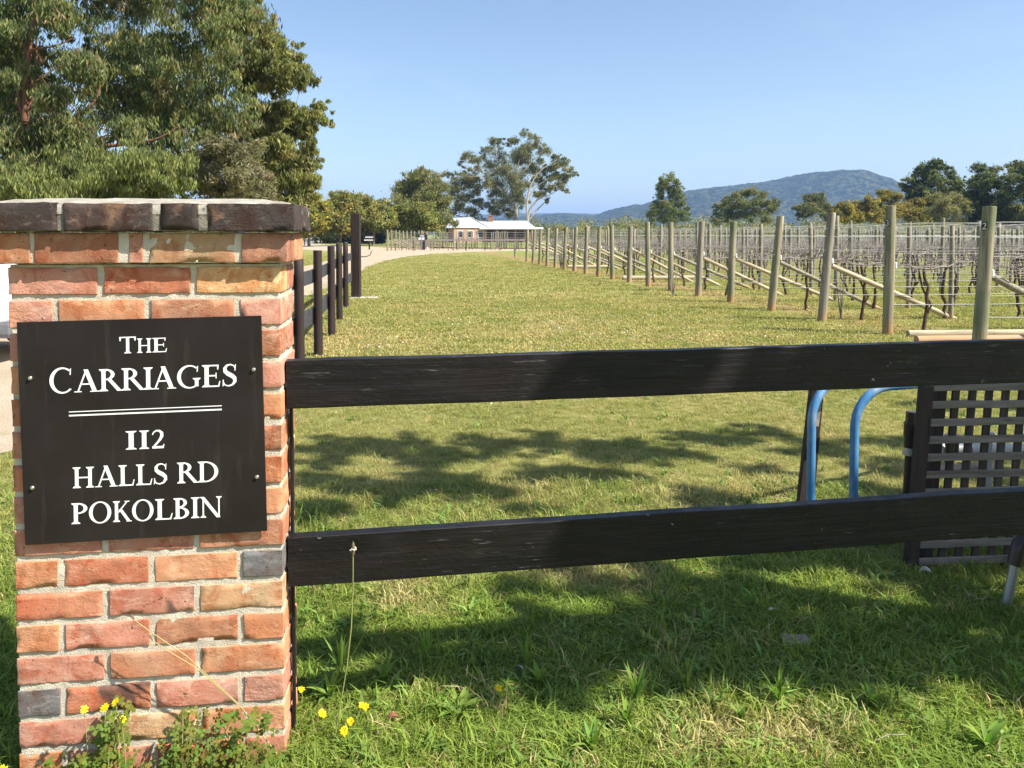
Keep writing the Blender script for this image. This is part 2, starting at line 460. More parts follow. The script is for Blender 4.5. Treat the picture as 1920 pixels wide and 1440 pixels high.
def mat_gravel():
    n = NT('pale_gravel')
    p = n.pos()
    c = n.ramp(n.noise(p, 0.7, 5, 0.6), [(0.3, (0.36, 0.29, 0.20)), (0.7, (0.50, 0.42, 0.32))])
    c = n.mix(n.ramp(n.noise(p, 45, 4, 0.7), [(0.4, 0.5), (0.6, 0.0)]), c, (0.25, 0.20, 0.15))
    c = n.mix(n.ramp(n.noise(p, 1.6, 5, 0.7, 0.6), [(0.60, 0.0), (0.68, 0.75)]), c, (0.20, 0.19, 0.07))
    return n.fin(c, 0.95, n.bump(n.noise(p, 60, 4), 0.7, 0.02), 0.1)
GROUNDM, GRAVELM = mat_ground(), mat_gravel()
me = MB().add([(-6000, -300, 0), (6000, -300, 0), (6000, 9000, 0), (-6000, 9000, 0)], [(0, 1, 2, 3)]).mesh('ground')
tag(put('ground', me, GROUNDM), kind='structure', label='mown grass and paddock ground')

# driveway: a sheet 4 mm above the ground with an uneven edge
right_edge = [(-4.8, 1), (-4.3, 4), (-3.3, 5.3), (-3.3, 7), (-4.2, 11), (-4.7, 17.5), (-5.2, 24), (-5.9, 31), (-6.7, 39), (-7.0, 46), (-6.9, 53), (-6.0, 60), (-3.4, 66.5), (0.5, 71.0), (6, 74.6), (14, 78)]
left_edge = [(-9.4, 1), (-9.4, 5), (-9.2, 12), (-9.0, 20), (-9.0, 30), (-9.5, 38), (-10.6, 48), (-12.0, 58), (-15, 68), (-20, 77), (-27, 84)]
far_edge = [(14, 80.5), (5, 80), (-3, 81.5), (-9, 84), (-14, 89), (-20, 100), (-30, 122), (-40, 150), (-46, 150), (-38, 118), (-31, 97)]
def densify(pts, step, jit, seed):
    r = random.Random(seed); out = []
    for a, b in zip(pts[:-1], pts[1:]):
        a, b = Vector(a), Vector(b); L = (b - a).length; k = max(1, int(L / step))
        nrm = Vector((-(b - a).y, (b - a).x)).normalized()
        for i in range(k):
            q = a + (b - a) * i / k
            out.append(q + nrm * r.uniform(-jit, jit))
    out.append(Vector(pts[-1]))
    return out
poly = densify(right_edge, 0.35, 0.10, 1) + densify(far_edge, 1.5, 0.3, 2) + list(reversed(densify(left_edge, 0.6, 0.12, 3)))
bm = bmesh.new()
fvs = [bm.verts.new((q.x, q.y, 0.004)) for q in poly]
fc = bm.faces.new(fvs)
bmesh.ops.triangulate(bm, faces=[fc])
for f_ in bm.faces:
    if f_.normal.z < 0: f_.normal_flip()
me = bpy.data.meshes.new('gravel_driveway'); bm.to_mesh(me); bm.free()
tag(put('gravel_driveway', me, GRAVELM), kind='structure', label='pale gravel driveway curving past the lawn')

def inside_drive(x, y):
    """vectorised point in polygon for the driveway"""
    px_ = np.array([q.x for q in poly]); py_ = np.array([q.y for q in poly])
    ins = np.zeros(len(x), bool); j = len(px_) - 1
    for i in range(len(px_)):
        c = ((py_[i] > y) != (py_[j] > y))
        with np.errstate(divide='ignore', invalid='ignore'):
            xx = (px_[j] - px_[i]) * (y - py_[i]) / (py_[j] - py_[i] + 1e-12) + px_[i]
        ins ^= c & (x < xx); j = i
    return ins

# ------------------------------------------------------------------ hills
def mat_forest():
    n = NT('forested_hill')
    p = n.pos()
    c = n.ramp(n.noise(p, 0.02, 5, 0.65), [(0.3, (0.03, 0.05, 0.025)), (0.7, (0.12, 0.125, 0.06))])
    c = n.mix(n.ramp(n.noise(p, 0.055, 4, 0.7), [(0.44, 0.85), (0.56, 0.0)]), c, (0.010, 0.018, 0.012))
    return n.fin(c, 1.0, n.bump(n.noise(p, 0.05, 4, 0.7), 1.0, 26.0), 0.0)
FOREST = mat_forest()
def hill(name, Y, prof, depth, step, amp, label, seed):
    """a ridge whose crest follows prof [(px, py)] seen from the gate, with forested slopes on both sides"""
    xs = np.array([(a - 960) / F * Y for a, b in prof]); zs = np.array([EYE + (440 - b) / F * Y for a, b in prof])
    gx = np.arange(xs[0], xs[-1], step)
    gz = np.interp(gx, xs, zs)
    k = np.ones(5) / 5; gz = np.convolve(np.pad(gz, 2, 'edge'), k, 'valid')
    rows = 40
    V = []
    for j in range(rows):
        t = j / (rows - 1) * 2 - 1                       # -1 front foot, 0 crest, 1 back foot
        fall = math.cos(t * math.pi / 2) ** 1.25
        for i, x in enumerate(gx):
            y = Y + t * depth
            q = Vector((x * 0.004, y * 0.004, seed))
            spur = noise.noise(q) * 0.22 * (1 - abs(abs(t) - 0.5) * 2)
            z = gz[i] * max(0, fall + spur) - 3 + noise.noise(Vector((x * 0.03, y * 0.03, seed))) * amp + noise.noise(Vector((x * 0.09, y * 0.09, seed + 4))) * amp * 0.8
            V.append((x, y, z if 0 < j < rows - 1 else -3.0))
    n_ = len(gx)
    Fc = [(j * n_ + i, j * n_ + i + 1, (j + 1) * n_ + i + 1, (j + 1) * n_ + i) for j in range(rows - 1) for i in range(n_ - 1)]
    me = bpy.data.meshes.new(name); me.from_pydata(V, [], Fc); me.update()
    me.polygons.foreach_set('use_smooth', [True] * len(me.polygons))
    o = put(name, me, FOREST)
    return tag(o, label, kind='structure')
hill('hill', 2600, [(-200, 432), (300, 425), (700, 415), (850, 411), (960, 408), (1010, 403), (1050, 399), (1085, 402), (1115, 405), (1130, 398), (1150, 390), (1180, 385), (1220, 380), (1232, 371), (1262, 362), (1302, 355), (1362, 349), (1412, 343), (1452, 336), (1492, 326), (1522, 322), (1552, 321), (1582, 326), (1612, 336), (1637, 341), (1672, 345), (1732, 352), (1822, 362), (1922, 372), (2122, 388), (2472, 410), (2872, 432)], 700, 10, 4.2, 'blue wooded hill with a rounded summit beyond the vineyard', 1)
hill('hill', 4600, [(-400, 430), (300, 418), (700, 408), (900, 404), (1000, 400), (1060, 399), (1120, 401), (1200, 396), (1400, 398), (1900, 405), (2600, 430)], 900, 30, 3.0, 'low far blue ridge along the horizon', 7)

# ------------------------------------------------------------------ air
LOWZ, TOPZ = -6.0, 290.0
hz = MB().box((0, 2900, (LOWZ + TOPZ) / 2), (12400, 6500 * 2, TOPZ - LOWZ)).mesh('haze')
hm = bpy.data.materials.new('thin_haze'); hm.use_nodes = True
hn, hl = hm.node_tree.nodes, hm.node_tree.links
hn.clear()
ho = hn.new('ShaderNodeOutputMaterial'); hv = hn.new('ShaderNodeVolumePrincipled')
hv.inputs['Color'].default_value = (0.33, 0.54, 0.95, 1)
hv.inputs['Density'].default_value = 0.00017
hl.new(hv.outputs[0], ho.inputs['Volume'])
tag(put('haze', hz, hm), kind='stuff', label='thin blue haze in the air')

# ------------------------------------------------------------------ brick pillar
PYAW = R(7.0)
PW, PD = 0.69, 0.24
PU = Vector((math.cos(PYAW), math.sin(PYAW), 0)); PV = Vector((-math.sin(PYAW), math.cos(PYAW), 0))   # along the face, into depth
def _pillar_origin():
    a = ray(25.0, 1000.0)
    # front left edge seen at px 25, centre of the face 2.12 m away
    Y = 2.12 - PW / 2 * math.sin(PYAW)
    t = Y / a.y
    return Vector((a.x * t, Y, 0))
PO = _pillar_origin()
def pil(u, v, z): return PO + PU * u + PV * v + Vector((0, 0, z))
def pil_uv(px, py):
    """photo pixel -> (u, z) on the front face of the pillar"""
    d = ray(px, py); n = PV
    o = PO - Vector((0, 0, EYE))
    t = o.dot(n) / d.dot(n)
    q = d * t + Vector((0, 0, EYE))
    return (q - PO).dot(PU), q.z

def lump(d, seed, cell=0.016, rough=0.0022, edge=0.0028, chip=0.75):
    """a worn block of size d=(x,y,z), centred on the origin, edges rounded and chipped"""
    r = random.Random(seed)
    def cuts(L):
        k = max(2, int(L / cell))
        xs = [-L / 2, -L / 2 + edge * 1.2] + [-L / 2 + L * i / k for i in range(1, k)] + [L / 2 - edge * 1.2, L / 2]
        return sorted(set(round(x, 6) for x in xs))
    ax = [cuts(d[0]), cuts(d[1]), cuts(d[2])]
    idx, V, Fc = {}, [], []
    off = Vector((r.uniform(-50, 50), r.uniform(-50, 50), r.uniform(-50, 50)))
    def vert(i, j, k):
        key = (i, j, k)
        if key in idx: return idx[key]
        p = Vector((ax[0][i], ax[1][j], ax[2][k]))
        on = [i in (0, len(ax[0]) - 1), j in (0, len(ax[1]) - 1), k in (0, len(ax[2]) - 1)]
        s = Vector([(1 if p[a] > 0 else -1) * on[a] for a in range(3)])
        q = p.copy()
        m = sum(on)
        nz = noise.noise(p * 38 + off); n2 = noise.noise(p * 95 + off * 1.7); n3 = noise.noise(p * 14 + off * 0.3)
        if m == 1:
            q -= s * (rough * (0.6 + 0.9 * nz + 0.7 * n2 + 0.9 * n3))
        else:
            c = edge * (0.55 + 0.5 * nz) + max(0, n3 - 0.15) * 0.02 * chip + max(0, n2 - 0.2) * 0.010 * chip
            q -= s * max(0.0008, c) * (0.75 if m == 2 else 0.7)
        idx[key] = len(V); V.append(q); return idx[key]
    nx, ny, nz_ = len(ax[0]) - 1, len(ax[1]) - 1, len(ax[2]) - 1
    for i in range(nx):
        for j in range(ny):
            Fc.append((vert(i, j, 0), vert(i, j + 1, 0), vert(i + 1, j + 1, 0), vert(i + 1, j, 0)))
            Fc.append((vert(i, j, nz_), vert(i + 1, j, nz_), vert(i + 1, j + 1, nz_), vert(i, j + 1, nz_)))
    for i in range(nx):
        for k in range(nz_):
            Fc.append((vert(i, 0, k), vert(i + 1, 0, k), vert(i + 1, 0, k + 1), vert(i, 0, k + 1)))
            Fc.append((vert(i, ny, k), vert(i, ny, k + 1), vert(i + 1, ny, k + 1), vert(i + 1, ny, k)))
    for j in range(ny):
        for k in range(nz_):
            Fc.append((vert(0, j, k), vert(0, j, k + 1), vert(0, j + 1, k + 1), vert(0, j + 1, k)))
            Fc.append((vert(nx, j, k), vert(nx, j + 1, k), vert(nx, j + 1, k + 1), vert(nx, j, k + 1)))
    me = bpy.data.meshes.new('brick'); me.from_pydata(V, [], Fc)
    me.polygons.foreach_set('use_smooth', [True] * len(me.polygons))
    me.update()
    return me

pillar = thing('brick_pillar', 'square red brick gate pillar with dark brick capping and pale mortar', 'brick pillar', PO, rz=PYAW)
seedc = [100]
def brick(u0, u1, v0, v1, z0, z1, c, big=True):
    seedc[0] += 1
    r = random.Random(seedc[0])
    d = (u1 - u0, v1 - v0, z1 - z0)
    me = lump(d, seedc[0], 0.017 if big else 0.035)
    o = put('brick', me, BRICK, pillar, world=False)
    o.location = ((u0 + u1) / 2 + r.uniform(-.001, .001), (v0 + v1) / 2 + r.uniform(-.0015, .0015), (z0 + z1) / 2)
    o.rotation_euler = (r.uniform(-.006, .006), r.uniform(-.008, .008), r.uniform(-.006, .006))
    j = r.uniform(0.92, 1.08)
    mean = (0.52, 0.22, 0.12)
    bl = 0.0 if c[0] < 0.2 else 0.34                   # the same dusty clay in all of them
    o.color = (*[min(1, (x * (1 - bl) + m_ * bl) * j) for x, m_ in zip(c, mean)], 1)
    return o
PK, RD, OR, YL, BR, DK, GY, PB, TN = ((0.50, 0.20, 0.14), (0.48, 0.13, 0.065), (0.52, 0.20, 0.09), (0.66, 0.36, 0.15), (0.38, 0.15, 0.08),
                                  (0.055, 0.036, 0.030), (0.15, 0.115, 0.10), (0.38, 0.15, 0.10), (0.55, 0.33, 0.17))
CH = 0.0864
TOP1 = 1.285 + CH
fr = {1: [PK, RD, YL], 2: [PK, OR, BR, PK], 3: [PK, OR, BR], 4: [OR, PK, OR, PK], 5: [BR, OR, OR], 6: [BR, OR, RD, BR], 7: [RD, OR, OR], 8: [PB, RD, OR, OR],
      9: [PK, PB, BR], 10: [OR, RD, OR, GY], 11: [RD, PK, TN], 12: [OR, PK, BR, OR], 13: [PK, BR, OR], 14: [GY, RD, PK, PB], 15: [PK, TN, OR], 16: [OR, PK, RD, PK], 17: [BR, OR, PK], 18: [OR, PK, RD, PK]}
J = 0.014
pals = [PK, OR, RD, BR, PB, OR, TN]
for k in range(1, 19):
    z1 = TOP1 - CH * (k - 1) - J / 2; z0 = z1 - CH + J
    if k % 2:
        L = (PW - 2 * J) / 3
        for i in range(3):
            u0 = i * (L + J)
            brick(u0, u0 + L, 0, 0.114, z0, z1, fr[k][i])
            brick(u0, u0 + L, 0.114 + J, PD, z0, z1, rnd.choice(pals), i == 2)
    else:
        Hd = 0.108; L = (PW - 2 * Hd - 3 * J) / 2
        us = [(0, Hd), (Hd + J, Hd + J + L), (Hd + 2 * J + L, Hd + 2 * J + 2 * L), (PW - Hd, PW)]
        for i, (a, b) in enumerate(us):
            if i in (0, 3): brick(a, b, 0, PD, z0, z1, fr[k][i])
            else:
                brick(a, b, 0, 0.114, z0, z1, fr[k][i])
                brick(a, b, 0.114 + J, PD, z0, z1, rnd.choice(pals), False)
# corbel course and capping course
CO, CP = 0.024, 0.046
zc0, zc1 = TOP1 + 0.003, TOP1 + 0.083
def us_of(pxs, zz):
    return [pil_uv(a, zz)[0] for a in pxs]
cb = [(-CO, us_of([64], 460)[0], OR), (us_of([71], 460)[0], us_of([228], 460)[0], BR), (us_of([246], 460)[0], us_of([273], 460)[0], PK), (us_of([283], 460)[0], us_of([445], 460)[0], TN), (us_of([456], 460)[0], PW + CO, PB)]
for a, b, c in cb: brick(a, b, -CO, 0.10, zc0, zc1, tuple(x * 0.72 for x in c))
for i in range(3):
    L = (PW + 2 * CO - 2 * J) / 3; u0 = -CO + i * (L + J)
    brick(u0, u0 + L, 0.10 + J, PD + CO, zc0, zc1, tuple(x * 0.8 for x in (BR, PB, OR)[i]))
zp0, zp1 = zc1 + 0.004, zc1 + 0.078
cp = [(-CP, us_of([122], 400)[0]), (us_of([133], 400)[0], us_of([297], 400)[0]), (us_of([309], 400)[0], us_of([382], 400)[0]), (us_of([396], 400)[0], PW + CP)]
for i, (a, b) in enumerate(cp): brick(a, b, -CP, 0.10, zp0, zp1, tuple(x * (1.0, 1.15, 0.9, 1.05)[i] for x in DK))
for i in range(3):
    L = (PW + 2 * CP - 2 * J) / 3; u0 = -CP + i * (L + J)
    brick(u0, u0 + L, 0.10 + J, PD + CP, zp0, zp1, DK)
# mortar: one rough core slightly behind the brick faces, and a sloping mortar top
ins = 0.0034
def grid_core(u0, u1, v0, v1, z0, z1, cell, amp, seed):
    me = lump((u1 - u0, v1 - v0, z1 - z0), seed, cell, amp, 0.003, 0.15)
    me.transform(Matrix.Translation(((u0 + u1) / 2, (v0 + v1) / 2, (z0 + z1) / 2)))
    return me
o = put('mortar', grid_core(ins, PW - ins, ins, PD - ins, -0.25, TOP1 + 0.001, 0.010, 0.0021, 5), MORTAR, pillar, world=False)
put('mortar', grid_core(-CO + ins, PW + CO - ins, -CO + ins, PD + CO - ins, zc0 - 0.001, zc1 + 0.001, 0.012, 0.0014, 6), MORTAR, pillar, world=False)
put('mortar', grid_core(-CP + 0.003, PW + CP - 0.003, -CP + 0.003, PD + CP - 0.003, zp0 - 0.001, zp1 - 0.002, 0.012, 0.002, 8), CAPJ, pillar, world=False)
nx, ny = 40, 16
V, Fc = [], []
for j in range(ny + 1):
    for i in range(nx + 1):
        a, b = i / nx, j / ny
        u = -CP + 0.003 + a * (PW + 2 * CP - 0.006); v = -CP + 0.003 + b * (PD + 2 * CP - 0.006)
        ed = min(a * (PW + .09), (1 - a) * (PW + .09), b * (PD + .09), (1 - b) * (PD + .09))
        hgt = 0.016 * min(1, ed / 0.12) + 0.004 * noise.noise(Vector((u * 18, v * 18, 3)))
        if i in (0, nx) or j in (0, ny): hgt = -0.006
        V.append((u, v, zp1 + max(hgt, -0.006)))
for j in range(ny):
    for i in range(nx):
        Fc.append((j * (nx + 1) + i, j * (nx + 1) + i + 1, (j + 1) * (nx + 1) + i + 1, (j + 1) * (nx + 1) + i))
bot = []
me = bpy.data.meshes.new('mortar_top'); me.from_pydata(V, [], Fc); me.update()
bm = bmesh.new(); bm.from_mesh(me)
be = [e for e in bm.edges if e.is_boundary]
ret = bmesh.ops.extrude_edge_only(bm, edges=be)
for v_ in [g for g in ret['geom'] if isinstance(g, bmesh.types.BMVert)]: v_.co.z = zp1 - 0.03
bm.to_mesh(me); bm.free()
me.polygons.foreach_set('use_smooth', [True] * len(me.polygons))
put('mortar_top', me, CAPM, pillar, world=False)

# ------------------------------------------------------------------ name sign
def arc(cx, cy, rx, ry, a0, a1, n=18): return [(cx + rx * math.cos(R(a0 + (a1 - a0) * i / n)), cy + ry * math.sin(R(a0 + (a1 - a0) * i / n))) for i in range(n + 1)]
TH, TN_, SF = 0.17, 0.065, 0.05
class Glyph:
    def __init__(s): s.parts = []
    def quad(s, *p): s.parts.append(([tuple(q) for q in p], [tuple(range(len(p)))])); return s
    def stem(s, x, w=TH, y0=0.0, y1=1.0, s0=True, s1=True, sw=0.10):
        s.quad((x - w / 2, y0), (x + w / 2, y0), (x + w / 2, y1), (x - w / 2, y1))
        for y, on, k in ((y0, s0, 1), (y1, s1, -1)):
            if on:
                a = x - w / 2 - sw; b = x + w / 2 + sw
                s.quad((a, y), (b, y), (b, y + k * SF * 0.7), (x + w / 2, y + k * SF * 2.2), (x - w / 2, y + k * SF * 2.2), (a, y + k * SF * 0.7)) if k > 0 else \
                    s.quad((a, y), (a, y - SF * 0.7), (x - w / 2, y - SF * 2.2), (x + w / 2, y - SF * 2.2), (b, y - SF * 0.7), (b, y))
        return s
    def line(s, p, q, w):
        """slanted stroke cut horizontally"""
        return s.quad((p[0] - w / 2, p[1]), (p[0] + w / 2, p[1]), (q[0] + w / 2, q[1]), (q[0] - w / 2, q[1]))
    def foot(s, x, y, a, b):
        k = 1 if y < 0.5 else -1
        return s.quad((x - a, y), (x + b, y), (x + b, y + k * SF * 0.9), (x - a, y + k * SF * 0.9))
    def bar(s, x0, x1, y, h=TN_): return s.quad((x0, y - h / 2), (x1, y - h / 2), (x1, y + h / 2), (x0, y + h / 2))
    def strip(s, A, B):
        n = len(A); vs = list(A) + list(B)
        s.parts.append((vs, [(i, i + 1, n + i + 1, n + i) for i in range(n - 1)])); return s
    def ring(s, cx, cy, rx, ry, a0, a1, tx=TH * 1.05, ty=TN_, n=24):
        return s.strip(arc(cx, cy, rx, ry, a0, a1, n), arc(cx, cy, rx - tx, ry - ty, a0, a1, n))
    def pen(s, pts, ws):
        A, B = [], []
        for i, p in enumerate(pts):
            a = Vector(pts[max(i - 1, 0)]); b = Vector(pts[min(i + 1, len(pts) - 1)])
            t = (b - a).normalized(); nn = Vector((-t.y, t.x)) * ws[i] / 2
            A.append((p[0] + nn.x, p[1] + nn.y)); B.append((p[0] - nn.x, p[1] - nn.y))
        return s.strip(A, B)
def glyph(ch):
    g = Glyph()
    if ch == 'I': g.stem(0.19); wd = 0.38
    elif ch == 'H': g.stem(0.19); g.stem(0.81); g.bar(0.27, 0.73, 0.5); wd = 1.0
    elif ch == 'T':
        g.stem(0.45, s1=False, y1=0.97); g.bar(0.03, 0.87, 0.965, 0.07)
        g.quad((0.0, 1.0), (0.03, 0.74), (0.07, 0.74), (0.12, 0.94)); g.quad((0.90, 1.0), (0.78, 0.94), (0.83, 0.74), (0.87, 0.74)); wd = 0.9
    elif ch == 'E':
        g.stem(0.19); g.bar(0.26, 0.66, 0.968); g.bar(0.26, 0.58, 0.51); g.bar(0.26, 0.70, 0.032)
        g.quad((0.60, 0.98), (0.62, 0.78), (0.66, 0.78), (0.68, 1.0)); g.quad((0.55, 0.38), (0.59, 0.38), (0.59, 0.64), (0.55, 0.64)); g.quad((0.64, 0.02), (0.70, 0.0), (0.74, 0.26), (0.70, 0.26)); wd = 0.74
    elif ch == 'L':
        g.stem(0.19); g.bar(0.26, 0.66, 0.032); g.quad((0.60, 0.02), (0.66, 0.0), (0.72, 0.30), (0.68, 0.30)); wd = 0.72
    elif ch == 'A':
        g.line((0.16, 0.03), (0.52, 1.02), 0.075); g.line((0.86, 0.03), (0.49, 1.02), 0.19); g.bar(0.27, 0.70, 0.36, 0.06)
        g.foot(0.16, 0.0, 0.16, 0.15); g.foot(0.86, 0.0, 0.19, 0.19); wd = 1.05
    elif ch in 'PRB':
        if ch == 'P': g.stem(0.19); g.ring(0.28, 0.74, 0.40, 0.26, 90, -90, 0.16, 0.06); g.bar(0.2, 0.30, 0.97, 0.06); g.bar(0.2, 0.30, 0.51, 0.06); wd = 0.70
        if ch == 'R':
            g.stem(0.19); g.ring(0.28, 0.75, 0.37, 0.25, 90, -90, 0.16, 0.06); g.bar(0.2, 0.30, 0.97, 0.06); g.bar(0.2, 0.36, 0.53, 0.06)
            g.line((0.83, 0.03), (0.42, 0.54), 0.19); g.foot(0.86, 0.0, 0.12, 0.14); wd = 0.98
        if ch == 'B':
            g.stem(0.19, s0=True); g.ring(0.28, 0.77, 0.33, 0.23, 90, -90, 0.15, 0.06); g.ring(0.28, 0.28, 0.42, 0.28, 90, -90, 0.17, 0.06)
            for y in (0.97, 0.545, 0.03): g.bar(0.2, 0.30, y, 0.058)
            wd = 0.72
    elif ch == 'D':
        g.stem(0.19); g.ring(0.33, 0.5, 0.60, 0.5, 90, -90, 0.17, 0.06); g.bar(0.2, 0.35, 0.97, 0.06); g.bar(0.2, 0.35, 0.03, 0.06); wd = 0.95
    elif ch == 'O': g.ring(0.52, 0.5, 0.52, 0.53, 0, 360, 0.17, 0.06, 40); wd = 1.04
    elif ch in 'CG':
        a = arc(0.54, 0.5, 0.54, 0.53, 48, 318, 30); b = arc(0.57, 0.5, 0.40, 0.465, 52, 314, 30)
        g.strip(a, b)
        g.quad((0.86, 0.72), (0.91, 0.72), (0.925, 0.99), (0.88, 0.96))
        if ch == 'G': g.stem(0.86, 0.16, 0.06, 0.44, s0=False, s1=True, sw=0.09); wd = 1.03
        else: wd = 0.95
    elif ch == 'S':
        pts = [(0.52, 0.80), (0.47, 0.93), (0.34, 0.985), (0.20, 0.95), (0.115, 0.83), (0.13, 0.68), (0.25, 0.565), (0.38, 0.485), (0.50, 0.37), (0.52, 0.22), (0.42, 0.075), (0.27, 0.02), (0.12, 0.06), (0.05, 0.21)]
        ws = [0.03, 0.05, 0.065, 0.085, 0.13, 0.165, 0.19, 0.19, 0.165, 0.13, 0.085, 0.065, 0.05, 0.03]
        g.pen(pts, ws); g.quad((0.50, 0.70), (0.54, 0.70), (0.56, 1.0), (0.52, 0.97)); g.quad((0.02, 0.0), (0.06, 0.03), (0.07, 0.31), (0.03, 0.31)); wd = 0.62
    elif ch == 'K':
        g.stem(0.19); g.line((0.27, 0.44), (0.76, 0.97), 0.085); g.line((0.84, 0.03), (0.40, 0.60), 0.19); g.foot(0.86, 0.0, 0.14, 0.14); g.foot(0.75, 1.0, 0.13, 0.14); wd = 1.0
    elif ch == 'N':
        g.stem(0.17, 0.07, s1=False); g.stem(0.92, 0.07, y0=0.0, s0=False); g.line((0.90, -0.01), (0.14, 0.98), 0.19); g.foot(0.12, 1.0, 0.12, 0.06); wd = 1.05
    elif ch == '2':
        pts = [(0.06, 0.74), (0.12, 0.88), (0.25, 0.965), (0.40, 0.95), (0.51, 0.84), (0.52, 0.68), (0.44, 0.50), (0.30, 0.31), (0.14, 0.12)]
        g.pen(pts, [0.05, 0.07, 0.08, 0.11, 0.155, 0.16, 0.13, 0.10, 0.09]); g.quad((0.05, 0.0), (0.60, 0.0), (0.64, 0.22), (0.60, 0.22), (0.55, 0.125), (0.05, 0.125)); wd = 0.66
    elif ch == '3':
        g.pen(arc(0.28, 0.75, 0.20, 0.20, 150, -80, 10), [0.11] * 11); g.pen(arc(0.27, 0.28, 0.24, 0.24, 80, -150, 10), [0.11] * 11); wd = 0.6
    return g, wd
def zq(x, y): return (x / 3.2, 580 + y / 3.2)
# the board, from its four corners on the pillar face
cs = [pil_uv(*c) for c in ((37, 604), (492, 590), (502, 993), (50, 1018))]
su0 = (cs[0][0] + cs[3][0]) / 2; su1 = (cs[1][0] + cs[2][0]) / 2
sz0 = (cs[2][1] + cs[3][1]) / 2; sz1 = (cs[0][1] + cs[1][1]) / 2
SIGNV = -0.0135
s_tilt = math.atan2((cs[1][1] - cs[0][1] + cs[2][1] - cs[3][1]) / 2, su1 - su0)
sc_ = pil((su0 + su1) / 2, SIGNV, (sz0 + sz1) / 2)
sign = thing('name_sign', 'black sign on the brick pillar reading The Carriages 112 Halls Rd Pokolbin', 'sign', sc_)
sign.rotation_euler = (0, 0, PYAW)
SW, SH = su1 - su0, sz1 - sz0
def sign_xy(px, py):
    u, z = pil_uv(px, py)
    return (u - (su0 + su1) / 2), z - (sz0 + sz1) / 2
RT = Matrix.Rotation(-s_tilt, 4, 'Y')
m_ = MB().box((0, 0.0025, 0), (SW, 0.005, SH)).mesh('panel', bevel=0.0008); m_.transform(RT)
put('panel', m_, SIGNB, sign, world=False)
def letter(ch, x0, x1, yb, h):
    """place a glyph: zoom pixels of its left and right side, baseline at both ends, cap height"""
    g, wd = glyph(ch)
    a = sign_xy(*zq(x0, yb[0])); b = sign_xy(*zq(x1, yb[1])); t = sign_xy(*zq(x0, yb[0] - h))
    hh = t[1] - a[1]
    V, Fc = [], []
    for i, (vs, fs) in enumerate(g.parts):
        n0 = len(V)
        for (x, y) in vs:
            k = x / wd
            V.append((a[0] + (b[0] - a[0]) * k + (0.004 * y * hh), -0.0004 - 0.00006 * i, a[1] + (b[1] - a[1]) * k + y * hh))
        for f_ in fs: Fc.append(tuple(q + n0 for q in f_))
    me = bpy.data.meshes.new('letter'); me.from_pydata(V, [], Fc); me.update()
    bm = bmesh.new(); bm.from_mesh(me)
    for f_ in bm.faces:
        f_.normal_update()
        if f_.normal.y > 0: f_.normal_flip()
    bm.to_mesh(me); bm.free()
    return put('letter' if not ch.isdigit() else 'numeral', me, WHITEP, sign, world=False)
def word(items, base, h):
    """items: (char, x0, x1[, height]); base: ((xa, ya), (xb, yb)) the base line in zoom pixels"""
    (xa, ya), (xb, yb) = base
    f = lambda x: ya + (yb - ya) * (x - xa) / (xb - xa)
    for it in items:
        letter(it[0], it[1], it[2], (f(it[1]), f(it[2])), it[3] if len(it) > 3 else h)
word([('T', 727, 828, 99), ('H', 833, 920), ('E', 924, 1012)], ((755, 260), (1012, 251)), 86)
word([('C', 312, 445, 148), ('A', 459, 608), ('R', 607, 748), ('R', 741, 882), ('I', 872, 928), ('A', 920, 1066), ('G', 1072, 1212), ('E', 1220, 1330), ('S', 1340, 1432)], ((320, 498), (1430, 454)), 132)
word([('I', 765, 832), ('I', 846, 906), ('2', 918, 999)], ((765, 834), (998, 824)), 110)
word([('H', 450, 578), ('A', 584, 718), ('L', 723, 819), ('L', 827, 925), ('S', 931, 1018), ('R', 1072, 1201), ('D', 1195, 1320)], ((450, 1064), (1318, 1024)), 124)
word([('P', 442, 541), ('O', 547, 680), ('K', 690, 802), ('O', 804, 932), ('L', 941, 1046), ('B', 1050, 1146), ('I', 1155, 1205), ('N', 1207, 1338)], ((443, 1278), (1335, 1234)), 124)
for (ya, yb, hh) in ((609, 572, 5), (631, 594, 9)):
    a = sign_xy(*zq(427, ya)); b = sign_xy(*zq(1338, yb)); hz_ = hh / 3.2 / F * 2.1
    me = MB().box(((a[0] + b[0]) / 2, -0.0004, (a[1] + b[1]) / 2), ((b[0] - a[0]), 0.0006, hz_), Matrix.Rotation(-math.atan2(b[1] - a[1], b[0] - a[0]), 3, 'Y')).mesh('rule')
    put('rule', me, WHITEP, sign, world=False)
for (x, y) in ((62, 707), (478, 691), (66, 911), (484, 891)):
    a = sign_xy(x, y)
    me = MB().tube([(a[0], 0.004, a[1]), (a[0], -0.004, a[1])], [0.0052, 0.0052], 10).tube([(a[0], -0.004, a[1]), (a[0], -0.006, a[1])], [0.0045, 0.003], 10).mesh('screw', True)
    put('screw', me, SCREW, sign, world=False)

